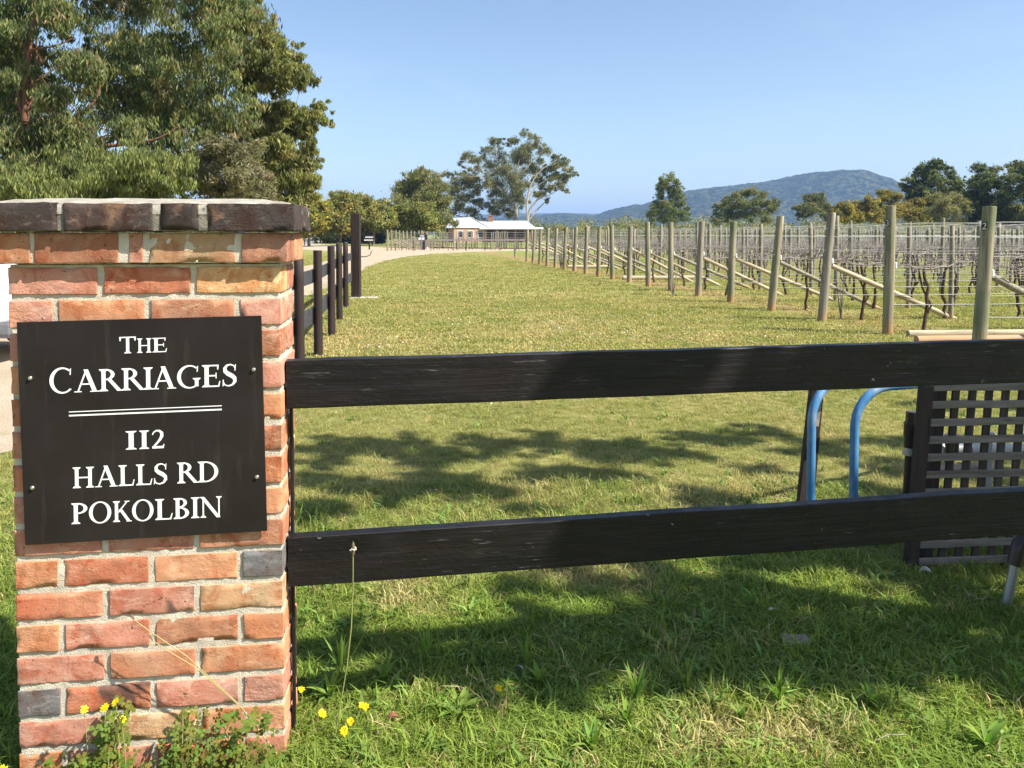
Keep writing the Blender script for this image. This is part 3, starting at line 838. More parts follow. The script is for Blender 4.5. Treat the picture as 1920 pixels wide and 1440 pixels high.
# ------------------------------------------------------------------ black rail fence beside the pillar
RYAW = R(10.3)
RU = Vector((math.cos(RYAW), math.sin(RYAW), 0)); RV = Vector((-math.sin(RYAW), math.cos(RYAW), 0))
corner = pil(PW, 0.0, 0)
R0 = pil(PW + 0.004, 0.055, 0)
fence = thing('rail_fence', 'black painted two rail timber fence fixed to the side of the brick pillar', 'fence', R0)
def rail(z0, z1, w0, w1, seed):
    L = 2.75; n = 56
    r = random.Random(seed)
    V, Fc = [], []
    secs = []
    for i in range(n + 1):
        t = i / n; x = t * L
        zb = z0 + (z1 - z0) * t; hgt = w0 + (w1 - w0) * t
        wob = 0.003 * noise.noise(Vector((x * 2.2, seed, 0))); wt = 0.0025 * noise.noise(Vector((x * 3.1, seed, 9))) + 0.001 * noise.noise(Vector((x * 25, seed, 2)))
        wb = 0.0025 * noise.noise(Vector((x * 2.6, seed, 19))) + 0.001 * noise.noise(Vector((x * 25, seed, 12)))
        c = 0.0022
        prof = [(c, zb + wb), (0.042 - c, zb + wb), (0.042, zb + wb + c), (0.042, zb + hgt + wt - c), (0.042 - c, zb + hgt + wt), (c, zb + hgt + wt), (0, zb + hgt + wt - c), (0, zb + wb + c)]
        secs.append([(x, p_[0] + wob, p_[1]) for p_ in prof])
    for s_ in secs: V += s_
    for i in range(n):
        for k in range(8):
            a = i * 8 + k; b = i * 8 + (k + 1) % 8
            Fc.append((a, b, b + 8, a + 8))
    Fc.append(tuple(reversed(range(8)))); Fc.append(tuple(n * 8 + k for k in range(8)))
    me = bpy.data.meshes.new('rail'); me.from_pydata(V, [], Fc); me.update()
    bm = bmesh.new(); bm.from_mesh(me); bmesh.ops.recalc_face_normals(bm, faces=bm.faces[:]); bm.to_mesh(me); bm.free()
    o = put('rail', me, BLACKT, fence, world=False)
    o.rotation_euler = (0, 0, RYAW)
    return o
Yl = R0.y
zt = lambda py, Y: P(540, py, Y).z
Yr = Yl + 2.31 * math.tan(RYAW)
t1 = P(540, 677, Yl).z; b1 = P(540, 767, Yl).z; t1r = P(1920, 638, Yr).z; b1r = P(1920, 718, Yr).z
t2 = P(545, 1009, Yl).z; b2 = P(545, 1101, Yl).z; t2r = P(1920, 921, Yr).z; b2r = P(1920, 1004, Yr).z
k_ = 2.75 / (2.31 / math.cos(RYAW))
for (t_, b_, tr_, br_, sd_) in ((t1, b1, t1r, b1r, 3), (t2, b2, t2r, b2r, 8)):
    rail(b_, b_ + (br_ - b_) * k_, t_ - b_, (t_ - b_) + ((tr_ - br_) - (t_ - b_)) * k_, sd_)
pc = P(597, 1008.5, R0.y + .02); pc_ = MB()
r_ = random.Random(3)
pc_.add([pc + Vector((math.cos(a * .785) * r_.uniform(.008, .014), math.sin(a * .785) * .006, 0.0012)) for a in range(8)] + [pc + Vector((math.cos(a * .785) * .008, math.sin(a * .785) * .004, 0.004)) for a in range(8)],
        [tuple(8 + k for k in range(8))] + [(k, (k + 1) % 8, 8 + (k + 1) % 8, 8 + k) for k in range(8)])
put('bird_dropping', pc_.mesh('bird_dropping'), WHITEP, fence)  # white bird dropping on top of the lower rail
bt = MB().box((0.003, 0.07, 0.46), (0.007, 0.03, 1.1)).mesh('batten', bevel=0.001)
o = put('batten', bt, BLACKT, fence, world=False); o.rotation_euler = (0, 0, PYAW)
pp = MB().box((2.70, 0.093, 0.60), (0.10, 0.10, 1.32)).mesh('post', bevel=0.004)
o = put('post', pp, BLACKT, fence, world=False); o.rotation_euler = (0, 0, RYAW)
# ------------------------------------------------------------------ things behind the rails: blue tubes, stake, lattice, pipes
def bend(p0, z_top, rad, d, run, rise=0.0, n=9):
    """upright tube path that bends over towards horizontal direction d"""
    p0 = Vector(p0); d = Vector(d).normalized()
    pts = [p0, p0 + Vector((0, 0, (z_top - rad) * 0.5)), p0 + Vector((0, 0, z_top - rad))]
    c = p0 + Vector((0, 0, z_top - rad)) + d * rad
    for i in range(1, n + 1):
        a = math.pi - (math.pi / 2) * i / n
        pts.append(c + d * (math.cos(a) * rad) + Vector((0, 0, math.sin(a) * rad)))
    e = pts[-1]
    pts.append(e + d * run + Vector((0, 0, rise)))
    return pts
b1 = G(1519, 1012); b2 = G(1599, 1008)
blue = thing('blue_tube_frame', 'chipped blue steel tube frame with two bent legs standing on the grass', 'steel frame', b1)
pth = bend((b1.x, b1.y, -0.03), P(1550, 712, b1.y).z, 0.17, (0.85, 0.5, 0), 2.2, 0.0)
put('tube', MB().tube(pth + [pth[-1] + Vector((0.05, 0.06, -0.05)), Vector((pth[-1].x + 0.07, pth[-1].y + 0.08, -0.02))], 0.020, 14).mesh('tube', True), BLUEP, blue)
pth = bend((b2.x, b2.y, -0.03), P(1650, 716, b2.y).z, 0.19, (0.97, 0.25, 0), 1.6, 0.02)
put('tube', MB().tube(pth + [pth[-1] + Vector((0.06, 0.02, -0.05)), Vector((pth[-1].x + 0.08, pth[-1].y + 0.03, -0.02))], 0.021, 14).mesh('tube', True), BLUEP, blue)

sb = G(1502, 985); sY = sb.y
tp = P(1533, 700, sY)
stake = thing('wooden_stake', 'dark leaning timber stake with a pale cut face behind the blue tube', 'stake', (sb.x, sY, 0))
dx = tp.x - sb.x
mb = MB().hexa([(sb.x - .042, sY - .02, -.1), (sb.x + .042, sY - .02, -.1), (sb.x + .042, sY + .02, -.1), (sb.x - .042, sY + .02, -.1),
                (tp.x - .03, sY - .02, tp.z), (tp.x + .032, sY - .02, tp.z), (tp.x + .032, sY + .02, tp.z), (tp.x - .03, sY + .02, tp.z)])
put('shaft', mb.mesh('shaft', bevel=0.004), OLDW, stake)
c0 = P(1536, 745, sY - .022); c1 = P(1531, 800, sY - .022)
put('cut_face', MB().hexa([(c1.x - .012, sY - .024, c1.z), (c1.x + .010, sY - .024, c1.z), (c1.x + .010, sY - .019, c1.z), (c1.x - .012, sY - .019, c1.z),
                           (c0.x - .008, sY - .024, c0.z), (c0.x + .016, sY - .024, c0.z), (c0.x + .016, sY - .019, c0.z), (c0.x - .008, sY - .019, c0.z)]).mesh('cut_face', bevel=0.002), PALEW, stake)

lb = G(1706, 1068)
LU = Vector((math.cos(R(5)), math.sin(R(5)), 0))
SHEAR = (P(1737, 722, lb.y).x - lb.x) / P(1737, 722, lb.y).z
lat = thing('lattice_screen', 'weathered grey timber lattice screen standing in the grass behind the rails', 'lattice screen', (lb.x, lb.y, 0))
def lpos(t, d, z): return Vector((lb.x, lb.y, 0)) + LU * (t + SHEAR * z) + Vector((-LU.y, LU.x, 0)) * d + Vector((0, 0, z))
def lslat(t0, t1, z0, z1, d0, d1, name, m, wob=0.0, seed=0, horizontal=False):
    n = 10 if horizontal else 2
    V, Fc = [], []
    for i in range(n + 1):
        k = i / n
        for (a, b) in ((0, 0), (1, 0), (1, 1), (0, 1)):
            if horizontal:
                t = t0 + (t1 - t0) * k; o_ = wob * noise.noise(Vector((t * 4, seed, 0)))
                V.append(lpos(t, d0 + (d1 - d0) * b, (z1 if a else z0) + o_ + wob * 0.5 * a * noise.noise(Vector((t * 7, seed, 5)))))
            else:
                z = z0 + (z1 - z0) * k
                V.append(lpos(t1 if a else t0, d0 + (d1 - d0) * b, z))
    for i in range(n):
        for q in range(4):
            a, b = i * 4 + q, i * 4 + (q + 1) % 4
            Fc.append((a, b, b + 4, a + 4))
    Fc += [(3, 2, 1, 0), tuple(n * 4 + q for q in range(4))]
    me = bpy.data.meshes.new(name); me.from_pydata(V, [], Fc)
    bm = bmesh.new(); bm.from_mesh(me); bmesh.ops.recalc_face_normals(bm, faces=bm.faces[:])
    bmesh.ops.bevel(bm, geom=[e for e in bm.edges if len(e.link_faces) == 2 and e.calc_face_angle(0) > .6], offset=0.0018, segments=1, affect='EDGES')
    bm.to_mesh(me); bm.free()
    return put(name, me, m, lat)
for k in range(11):
    z = P(1745, 727, lb.y).z - 0.0757 * k
    lslat(0.03, 1.32, z - 0.016, z + 0.016, -0.012, 0.0, 'slat', LATT, 0.004, k, True)
lslat(-0.022, 0.024, -0.05, 0.80, -0.022, 0.022, 'stile', OLDW)
lslat(0.072, 0.112, -0.05, 0.80, 0.016, 0.056, 'upright', OLDW)
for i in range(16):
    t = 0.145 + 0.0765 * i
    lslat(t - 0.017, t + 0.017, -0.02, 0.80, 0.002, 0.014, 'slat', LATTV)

vb = G(1697, 995)
vt = P(1710, 772, vb.y)
valve = thing('water_standpipe', 'dark metal water standpipe with a hexagonal nut and red tap knob', 'standpipe', (vb.x, vb.y, 0))
ax_ = (Vector((vt.x, vb.y, vt.z)) - Vector((vb.x, vb.y, 0)))
def va(k): return Vector((vb.x, vb.y, 0)) + ax_ * k
DARKM = plain('dark_pipe_metal', (0.045, 0.033, 0.03), 0.35, 0.5, 0.3, 0.3)
put('pipe', MB().tube([va(-.1), va(.66)], 0.021, 14).tube([va(.30), va(.32)], .025, 14).mesh('pipe', True), DARKM, valve)
put('collar', MB().tube([va(.64), va(.67), va(.671), va(.70)], [.034, .034, .03, .03], 16).mesh('collar', True), METAL, valve)
put('valve_body', MB().tube([va(.68), va(.78), va(.80), va(.90)], [.028, .03, .033, .033], 16).mesh('valve_body', True), DARKM, valve)
put('nut', MB().tube([va(.90), va(.91), va(.915), va(1.0)], [.035, .035, .027, .027], 6).mesh('nut'), DARKM, valve)
kp = va(.83)
put('knob', MB().tube([kp + Vector((.012, -.03, 0)), kp + Vector((.02, -.05, 0))], [.016, .013], 10).mesh('knob', True), plain('red_knob', (.35, .07, .04), .5), valve)

PVC = plain('white_pvc', (0.42, 0.43, 0.43), 0.4, 0.4, 0, 0.08)
PVCT = plain('tan_pvc', (0.33, 0.25, 0.19), 0.45, 0.35, 0, 0.12)
pvb = G(1853, 985)
pv = thing('pvc_pipework', 'white and tan plastic water pipes and riser behind the lattice', 'pipework', (pvb.x, pvb.y, 0))
Yp = pvb.y
def pp_(px, py, d=0.0): return P(px, py, Yp + d)
put('riser', MB().box(((pp_(1853, 815).x), Yp, pp_(1853, 815).z / 2), (0.032, 0.032, pp_(1853, 815).z)).mesh('riser', bevel=0.004), PVC, pv)
put('riser_cap', MB().box((pp_(1853, 812).x, Yp, pp_(1853, 812).z), (0.044, 0.044, 0.014)).mesh('riser_cap', bevel=0.003), PVC, pv)
put('pipe', MB().tube([pp_(1762, 842, .08), pp_(1960, 842, .20)], 0.028, 14).tube([pp_(1815, 842, .11), pp_(1830, 842, .12)], .034, 14).mesh('pipe', True), PVC, pv)
put('pipe', MB().tube([pp_(1755, 882, .02), pp_(1862, 880, .08)], 0.033, 14).tube([pp_(1800, 881, .05), pp_(1825, 881, .06)], .038, 14).mesh('pipe', True), PVCT, pv)
put('meter', MB().tube([pp_(1785, 850, .02), pp_(1785, 815, .02)], [.03, .035], 14).mesh('meter', True), DARKM, pv)

gp0 = G(1886, 1140); gp1 = P(1908, 1035, gp0.y)
gal = thing('steel_pipe_stand', 'grey galvanised pipe leg with a dark elbow standing in shaded grass', 'pipe stand', (gp0.x, gp0.y, 0))
put('leg', MB().tube([Vector((gp0.x - .015, gp0.y, -.08)), Vector((gp0.x, gp0.y, 0)), gp1], .018, 12).mesh('leg', True), METAL, gal)
put('elbow', MB().tube([gp1 - Vector((.012, 0, .05)), gp1, gp1 + Vector((.006, 0, .03)), gp1 + Vector((.03, 0, .052)), gp1 + Vector((.08, .02, .058))], [.026, .027, .028, .027, .027], 12).mesh('elbow', True), DARKM, gal)
put('crossbar', MB().tube([gp1 + Vector((.07, .018, .058)), gp1 + Vector((.9, .2, .06))], .018, 12).mesh('crossbar', True), METAL, gal)
put('rear_leg', MB().tube([gp1 + Vector((.9, .2, .06)), Vector((gp1.x + .93, gp1.y + .2, -.05))], .018, 12).mesh('rear_leg', True), METAL, gal)

# ------------------------------------------------------------------ fence running away beside the drive, and its tall gate post
def lathe_post(p, h, r, top, seed, n=10, lean=(0, 0)):
    rr = random.Random(seed)
    pts, rs = [], []
    for i in range(7):
        k = i / 6
        pts.append(Vector((p[0] + lean[0] * k, p[1] + lean[1] * k, -0.15 + (h + 0.15) * k))); rs.append(r * (1.06 - 0.1 * k + rr.uniform(-.02, .02)))
    pts.append(pts[-1] + Vector((0, 0, 0.004))); rs.append(r * 0.86)
    return MB().tube(pts, rs, n).mesh('post', True)
fpx = [(562, 700, 486), (597, 668, 470), (622, 630, 462), (636.5, 600, 457), (648.5, 577, 454)]
fps = [G(a, b) for a, b, c in fpx]
fh = [P(a, c, q.y).z for (a, b, c), q in zip(fpx, fps)]
d0 = (fps[1] - fps[4]).normalized()
fps = [fps[0] + d0 * 2.0] + fps; fh = [fh[0]] + fh
side = thing('paddock_fence', 'dark stained post and rail fence running along the lawn beside the gravel drive', 'fence', fps[1])
for q, h_ in zip(fps, fh):
    put('post', lathe_post(q, h_, 0.052, 0, int(q.y * 10)), STAIN, side)
gpx = G(668, 558); gY = gpx.y
for (ya, yb) in ((506, 531), (577, 607)):
    # rail heights from the span between the first two posts seen
    zt_ = P(590, ya, fps[2].y).z; zb_ = P(590, yb, fps[2].y).z
    off = Vector((-0.075, 0, 0))
    for a, b in zip(range(0, 5), range(1, 6)):
        p, q = fps[a] + off, fps[b] + off
        put('rail', MB().hexa([p + Vector((-.016, .004, zb_)), p + Vector((.016, .004, zb_)), q + Vector((.016, -.004, zb_)), q + Vector((-.016, -.004, zb_)),
                               p + Vector((-.016, .004, zt_)), p + Vector((.016, .004, zt_)), q + Vector((.016, -.004, zt_)), q + Vector((-.016, -.004, zt_))]).mesh('rail', bevel=.003), STAINRAIL, side)
    p, q = fps[5] + off, Vector((gpx.x - 0.09, gY - 0.11, 0))
    put('rail', MB().hexa([p + Vector((-.016, .004, zb_)), p + Vector((.016, .004, zb_)), q + Vector((.016, -.004, zb_)), q + Vector((-.016, -.004, zb_)),
                           p + Vector((-.016, .004, zt_)), p + Vector((.016, .004, zt_)), q + Vector((.016, -.004, zt_)), q + Vector((-.016, -.004, zt_))]).mesh('rail', bevel=.003), STAINRAIL, side)
gate = thing('gate_post', 'tall square dark timber gate post at the end of the drive fence', 'gate post', (gpx.x, gY, 0))
gh = P(664, 400, gY).z
put('shaft', MB().box((gpx.x, gY, gh / 2 - .1), (.2, .2, gh + .2)).mesh('shaft', bevel=.006), STAIN, gate)
put('footing', lump((.62, .34, .10), 900, .05, .006, .02).copy(), CONC, gate, world=False).location = (.18, -.06, -.03)
pb = P(676, 481, gY - .02)
put('bracket', MB().tube([pb, P(687, 481, gY - .06), P(694, 478, gY - .06), P(697, 470, gY - .06)], .012, 8).mesh('bracket', True), METAL, gate)

# ------------------------------------------------------------------ white car parked on the drive
cbp = G(9, 688)
car = thing('parked_car', 'white car parked on the gravel beyond the brick pillar', 'car', (cbp.x - 2.2, cbp.y + 0.9, 0))
CARW = plain('white_car_paint', (0.80, 0.81, 0.82), 0.25, 0.5, 0, 0.02)
RUB = plain('tyre_rubber', (0.02, 0.02, 0.02), 0.85); GLS = plain('dark_glass', (0.02, 0.025, 0.03), 0.08, 0.6)
cx, cy = cbp.x, cbp.y + 0.9
prof = [(-4.25, .35), (-4.3, .62), (-4.15, .86), (-3.2, .98), (-2.55, 1.42), (-1.2, 1.48), (-.35, 1.38), (-.06, 1.0), (.0, .72), (-.02, .50), (-.12, .36)]
V, Fc = [], []
for sgn in (-1, 1):
    for (x, z) in prof:
        yy = .86 - max(0, z - .95) * .32
        V.append((cx + x, cy + sgn * yy, z))
n_ = len(prof)
Fc.append(tuple(range(n_))); Fc.append(tuple(reversed(range(n_, 2 * n_))))
for i in range(n_): Fc.append((i, i + n_, (i + 1) % n_ + n_, (i + 1) % n_))
me = bpy.data.meshes.new('body'); me.from_pydata(V, [], Fc)
bm = bmesh.new(); bm.from_mesh(me); bmesh.ops.recalc_face_normals(bm, faces=bm.faces[:]); bmesh.ops.bevel(bm, geom=[e for e in bm.edges], offset=.05, segments=3, affect='EDGES', clamp_overlap=True); bm.to_mesh(me); bm.free()
me.polygons.foreach_set('use_smooth', [True] * len(me.polygons)); me.set_sharp_from_angle(angle=R(40))
put('body', me, CARW, car)
put('bumper', MB().box((cx - .04, cy, .40), (.20, 1.70, .20)).mesh('bumper', bevel=.05, seg=2), plain('grey_bumper', (.18, .18, .19), .5), car)
for x in (-3.35, -.75):
    for sgn in (-1, 1):
        yy = cy + sgn * .78
        wh = put('wheel', MB().tube([(cx + x, yy - .1, .31), (cx + x, yy - .09, .31), (cx + x, yy + .09, .31), (cx + x, yy + .1, .31)], [.27, .31, .31, .27], 24).mesh('wheel', True), RUB, car)
        rm = put('rim', MB().tube([(cx + x, yy + sgn * .095, .31), (cx + x, yy + sgn * .112, .31)], [.2, .17], 16).mesh('rim', True), METAL, wh)
for sgn in (-1, 1):
    for (a, b, c_, d_) in ((-2.95, -2.35, -2.3, -2.6), (-2.25, -1.35, -1.35, -2.2), (-1.27, -.32, -.5, -1.27)):
        yl = .868; yh = .86 - (1.36 - .95) * .32 + .012
        q = [(cx + a, cy + sgn * yl, 1.0), (cx + b, cy + sgn * yl, 1.0), (cx + c_, cy + sgn * yh, 1.36), (cx + d_, cy + sgn * yh, 1.36)]
        put('window', MB().add(q, [(0, 1, 2, 3) if sgn < 0 else (3, 2, 1, 0)]).mesh('window'), GLS, car)

# ------------------------------------------------------------------ signs on the drive
def drive_sign(px0, px1, py0, py1, base_py, post_w, label, bars, post_px=None, plate=None):
    b = G((px0 + px1) / 2 if post_px is None else post_px, base_py)
    Y = b.y
    a0, a1 = P(px0, py1, Y), P(px1, py0, Y)
    t = thing('drive_sign', label, 'sign', (b.x, Y, 0))
    put('board', MB().box(((a0.x + a1.x) / 2, Y - .05, (a0.z + a1.z) / 2), (a1.x - a0.x, .05, a1.z - a0.z)).mesh('board', bevel=.01), BLACKSIGN, t)
    put('post', MB().box((b.x, Y, a0.z / 2), (post_w, .09, a0.z)).mesh('post', bevel=.008), BLACKSIGN, t)
    for (u0, u1, v0, v1, nl) in bars:
        # a line of small white capitals too far away to read: one block per letter
        for k in range(nl):
            x0 = a0.x + (a1.x - a0.x) * (u0 + (u1 - u0) * (k + .1) / nl); x1 = a0.x + (a1.x - a0.x) * (u0 + (u1 - u0) * (k + .85) / nl)
            put('letter', MB().box(((x0 + x1) / 2, Y - .078, a0.z + (a1.z - a0.z) * (v0 + v1) / 2), (x1 - x0, .006, (a1.z - a0.z) * (v1 - v0))).mesh('letter'), WHITEP, t)
    if plate:
        u0, u1, v0, v1 = plate
        put('plate', MB().box((a0.x + (a1.x - a0.x) * (u0 + u1) / 2, Y - .085, a0.z + (a1.z - a0.z) * (v0 + v1) / 2), ((a1.x - a0.x) * (u1 - u0), .02, (a1.z - a0.z) * (v1 - v0))).mesh('plate'), WHITEP, t)
    return t
drive_sign(682, 701, 441, 453, 468, .13, 'black signboard with two white text lines on a post beside the gravel drive', [(.18, .95, .60, .78, 9), (.05, .95, .15, .32, 9)], 692.5)
drive_sign(783, 801, 439.5, 450, 468.5, .42, 'black sign with a white plate on a wide black pedestal before the vines', [(.25, .7, .62, .85, 5)], 793, (.1, .72, .05, .46))
bl = G(801.5, 468)
put_ = MB().box((bl.x, bl.y, .12), (.12, .12, .26)).mesh('marker', bevel=.02)
tag(put('drive_marker', put_, WHITEP), 'small white marker beside the black pedestal sign', 'marker')
sg = G(571, 460)
t = thing('small_sign', 'small pale sign on a short post on the grass far beyond the drive fence', 'sign', (sg.x, sg.y, 0))
put('board', MB().box((sg.x, sg.y, 1.05), (1.6, .05, .45)).mesh('board'), plain('pale_sign', (.55, .56, .58), .5), t)
put('post', MB().box((sg.x, sg.y + .05, .5), (.12, .08, 1.0)).mesh('post'), BLACKSIGN, t)

# ------------------------------------------------------------------ vineyard
VU = Vector((math.cos(R(8)), math.sin(R(8)), 0)); VV = Vector((-VU.y, VU.x, 0))
words_n = ['first', 'second', 'third', 'fourth', 'fifth', 'sixth', 'seventh', 'eighth', 'ninth', 'tenth', 'eleventh', 'twelfth', 'thirteenth', 'fourteenth', 'fifteenth', 'sixteenth', 'seventeenth', 'eighteenth', 'nineteenth',
           'twentieth', 'twenty-first', 'twenty-second', 'twenty-third', 'twenty-fourth', 'twenty-fifth', 'twenty-sixth', 'twenty-seventh', 'twenty-eighth', 'twenty-ninth', 'thirtieth', 'thirty-first', 'thirty-second']
ROWS = []
for k in range(19):
    Y = 9.8 + 1.78 * k
    ROWS.append(dict(k=k, X=7.25 + ROWB * Y, Y=Y, t0=0.0, block=0))
for k in range(19, 31):
    Y = 9.8 + 1.78 * k
    ROWS.append(dict(k=k, X=7.25 + ROWB * Y, Y=Y, t0=9.0, block=1))
for k in range(11):
    Y = 71.0 + 2.0 * k
    ROWS.append(dict(k=k, X=(727 + 7.2 * k - 960) / F * Y, Y=Y, t0=0.0, block=2))
def row_end(r):
    # a little beyond the edge of the view
    X, Y, t = r['X'], r['Y'], r['t0']
    while (X + VU.x * t) < 0.66 * (Y + VU.y * t) + 2.2: t += 0.25
    return t
lean_px = {0: .11, 1: .02, 2: .15, 3: .17, 4: .05, 5: .08}
hts = {0: 1.79, 1: 1.86, 2: 1.81, 3: 1.79}
end_meshes = []
def row_name(r):
    if r['block'] == 2: return 'the ' + words_n[r['k']] + ' far vine row beside the drive'
    if r['k'] == 0: return 'the row behind the split post marked two'
    if r['k'] == 1: return 'the row behind the straight post marked three'
    return 'the ' + words_n[r['k']] + ' vine row from the front rails'
POSTS, VINES = [], []
prng = random.Random(5)
for r in ROWS:
    te = row_end(r)
    base = Vector((r['X'], r['Y'], 0))
    t = r['t0'] + 2.45 + (0.3 if r['k'] % 2 else 0)
    i = 0
    while t < te + 1.0:
        POSTS.append((base + VU * (t + prng.uniform(-.1, .1)), r, i)); i += 1; t += 3.4
    t = r['t0'] + 0.75 + prng.uniform(-.2, .4); i = 0
    while t < te + 1.0:
        VINES.append((base + VU * (t + prng.uniform(-.15, .15)), r, i)); i += 1; t += 1.55
# end posts with brace and tag
for r in ROWS:
    if r['block'] == 1: continue
    k = r['k']; far = r['block'] == 2
    b = Vector((r['X'], r['Y'], 0))
    h = hts.get(k, prng.uniform(1.68, 1.8)) if not far else prng.uniform(1.75, 1.9)
    lx = lean_px.get(k, prng.uniform(-.04, .13)) if not far else prng.uniform(-.03, .05)
    rad = .080 if k == 0 else .072
    if far: lab = ('dark leaning' if k == 0 else 'slim pale') + ' corner end post of the ' + words_n[k] + ' far vine row beside the drive'
    elif k == 0: lab = 'split round timber end post numbered 2 above the black rail'
    elif k == 1: lab = 'greenish straight round timber end post numbered 3'
    else: lab = 'round timber end post, ' + words_n[k] + ' of the line along the lawn from the front rails'
    t = thing('trellis_end_post', lab, 'vineyard post', b, 'round end posts of the vine rows')
    m = lathe_post(b, h, rad, 0, 400 + k + 50 * r['block'], 14, (lx, 0))
    put('shaft', m, POSTW if (k % 3 != 2 or far) else POSTG, t)
    # brace running down along the row
    if not (k == 1 and not far):
        hz0 = .96 + prng.uniform(-.12, .06); t2 = 2.3 + prng.uniform(-.3, .3); br_ = prng.uniform(.038, .05)
        p0 = b + Vector((lx * .55, 0, hz0)) + VU * (rad + .01); p1 = b + VU * t2 + VV * .02 + Vector((0, 0, -.03))
        # local x axis along the brace for its grain
        d = (p1 - p0); L = d.length
        me = MB().tube([(0, 0, 0), (L * .5, 0, 0), (L, 0, 0)], [br_ * .95, br_, br_ * .97], 10).mesh('brace', True)
        rot = d.to_track_quat('X', 'Z').to_euler()
        o = put('brace', me, (BRACE if k % 3 else POSTG) if not far else POSTG, t, world=False); o.location = p0 - b; o.rotation_euler = rot
    if not far:
        c = b + Vector((lx * .55, 0, 1.0 + prng.uniform(-.04, .03))) + VU * (rad + .012) - VV * .02
        put('insulator', MB().box(c, (.03, .05, .09)).mesh('insulator', bevel=.008), WHITEP, t)
    if k in (0, 1) and not far:
        num = '2' if k == 0 else '3'
        ang = R(212)
        cz = P(0, 424 if k == 0 else 418, b.y).z; kx = lx * cz / h
        nrm = Vector((math.cos(ang), math.sin(ang), 0)); tan = Vector((-nrm.y, nrm.x, 0))
        c = b + Vector((kx, 0, cz)) + nrm * (rad * 1.0 + .002)
        ax3 = Matrix(((tan.x, nrm.x, 0), (tan.y, nrm.y, 0), (0, 0, 1)))
        pl = put('number_plate', MB().box(c, (.058, .006, .10), ax3).mesh('number_plate'), BLACKSIGN, t)
        g, wd = glyph(num)
        Vn, Fn = [], []
        for i_, (vs, fs) in enumerate(g.parts):
            n0 = len(Vn)
            for (x, y) in vs: Vn.append(c + nrm * (.0045 + .0004 * i_) + tan * ((x - wd / 2) * .08) + Vector((0, 0, (y - .5) * .08)))
            for f_ in fs: Fn.append(tuple(q + n0 for q in f_))
        me = bpy.data.meshes.new('numeral'); me.from_pydata([tuple(v) for v in Vn], [], Fn); me.update()
        put('numeral', me, WHITEP, t)
# slim posts along the rows: the nearest 190 are things, the rest one mass
def facing(p): return p.length
POSTS.sort(key=lambda a: facing(a[0])); VINES.sort(key=lambda a: facing(a[0]))
slim = []
for q in range(8):
    h = (1.75, 1.7, 1.82, 1.66, 1.72, 1.78, 1.6, 1.85)[q]; rr = (.052, .045, .05, .042, .048, .055, .04, .046)[q]
    slim.append(lathe_post((0, 0, 0), h, rr, 0, 700 + q, 9, ((.02, -.02, .03, 0, .05, -.01, .0, .02)[q], 0)))
for i, (p, r, j) in enumerate(POSTS[:230]):
    me = slim[prng.randrange(8)]
    o = put('trellis_post', me, None, None)
    if not me.materials: me.materials.append(POSTG if prng.random() < .6 else POSTW)
    o.location = p; o.rotation_euler = (0, 0, prng.uniform(0, 6.28))
    tag(o, 'slim timber trellis post, ' + words_n[min(j, 29)] + ' along ' + row_name(r), 'vineyard post', 'slim posts along the vine rows')
mb = MB()
for (p, r, j) in POSTS[230:]:
    h = prng.uniform(1.6, 1.85); mb.tube([(p.x, p.y, 0), (p.x + prng.uniform(-.04, .06), p.y, h)], prng.uniform(.04, .055), 5)
if mb.v: tag(put('distant_trellis_posts', mb.mesh('distant_trellis_posts'), POSTG), 'pale slim posts of the far vine rows', 'vineyard posts', kind='stuff')
# bare pruned vines
def vine_meshes(seed, detail=True):
    r = random.Random(seed)
    hz_ = r.uniform(.88, .98)
    pts = [Vector((0, 0, -.04))]; a = Vector((r.uniform(-.06, .06), r.uniform(-.04, .04), 0))
    k = 7
    for i in range(1, k + 1):
        f = i / k
        pts.append(Vector((a.x * math.sin(f * 3) * 1.4 + r.uniform(-.03, .03), a.y * f + r.uniform(-.025, .025), hz_ * f)))
    rs = [.030 - .012 * (i / k) + r.uniform(-.003, .004) for i in range(k + 1)]
    tr = MB().tube(pts, rs, 7 if detail else 5)
    if r.random() < .55:       # a second leader
        q = [pts[2] + Vector((.01, 0, 0)), pts[3] + Vector((r.choice((-1, 1)) * .07, .01, 0)), pts[5] + Vector((r.choice((-1, 1)) * .1, 0, 0)), pts[7] + Vector((r.choice((-1, 1)) * .08, 0, 0))]
        tr.tube(q, [.02, .018, .015, .012], 6)
    cd = MB()
    for sg_ in (-1, 1):
        p = pts[-1].copy(); arm = [p.copy()]
        for i in range(6):
            p = p + Vector((sg_ * .13, r.uniform(-.04, .04), r.uniform(-.045, .055))); arm.append(p.copy())
        cd.tube(arm, [.016, .013, .015, .011, .012, .009, .006], 5)
        for q in arm[1:]:
            for z_ in range(r.choice((1, 2, 2))):
                top = q + Vector((r.uniform(-.09, .09), r.uniform(-.06, .06), r.uniform(.05, .20)))
                cd.tube([q, (q + top) / 2 + Vector((r.uniform(-.02, .02), 0, 0)), top], [.009, .007, .004], 4, False)
            if r.random() < .55:
                e = q + Vector((r.uniform(-.3, .3), r.uniform(-.08, .08), r.uniform(-.08, .1)))
                cd.tube([q, (q + e) / 2 + Vector((0, 0, .04)), e], [.006, .005, .003], 4, False)
    return tr.mesh('trunk', True), cd.mesh('canes', True)
VM = [vine_meshes(50 + i) for i in range(9)]
VMJ = []
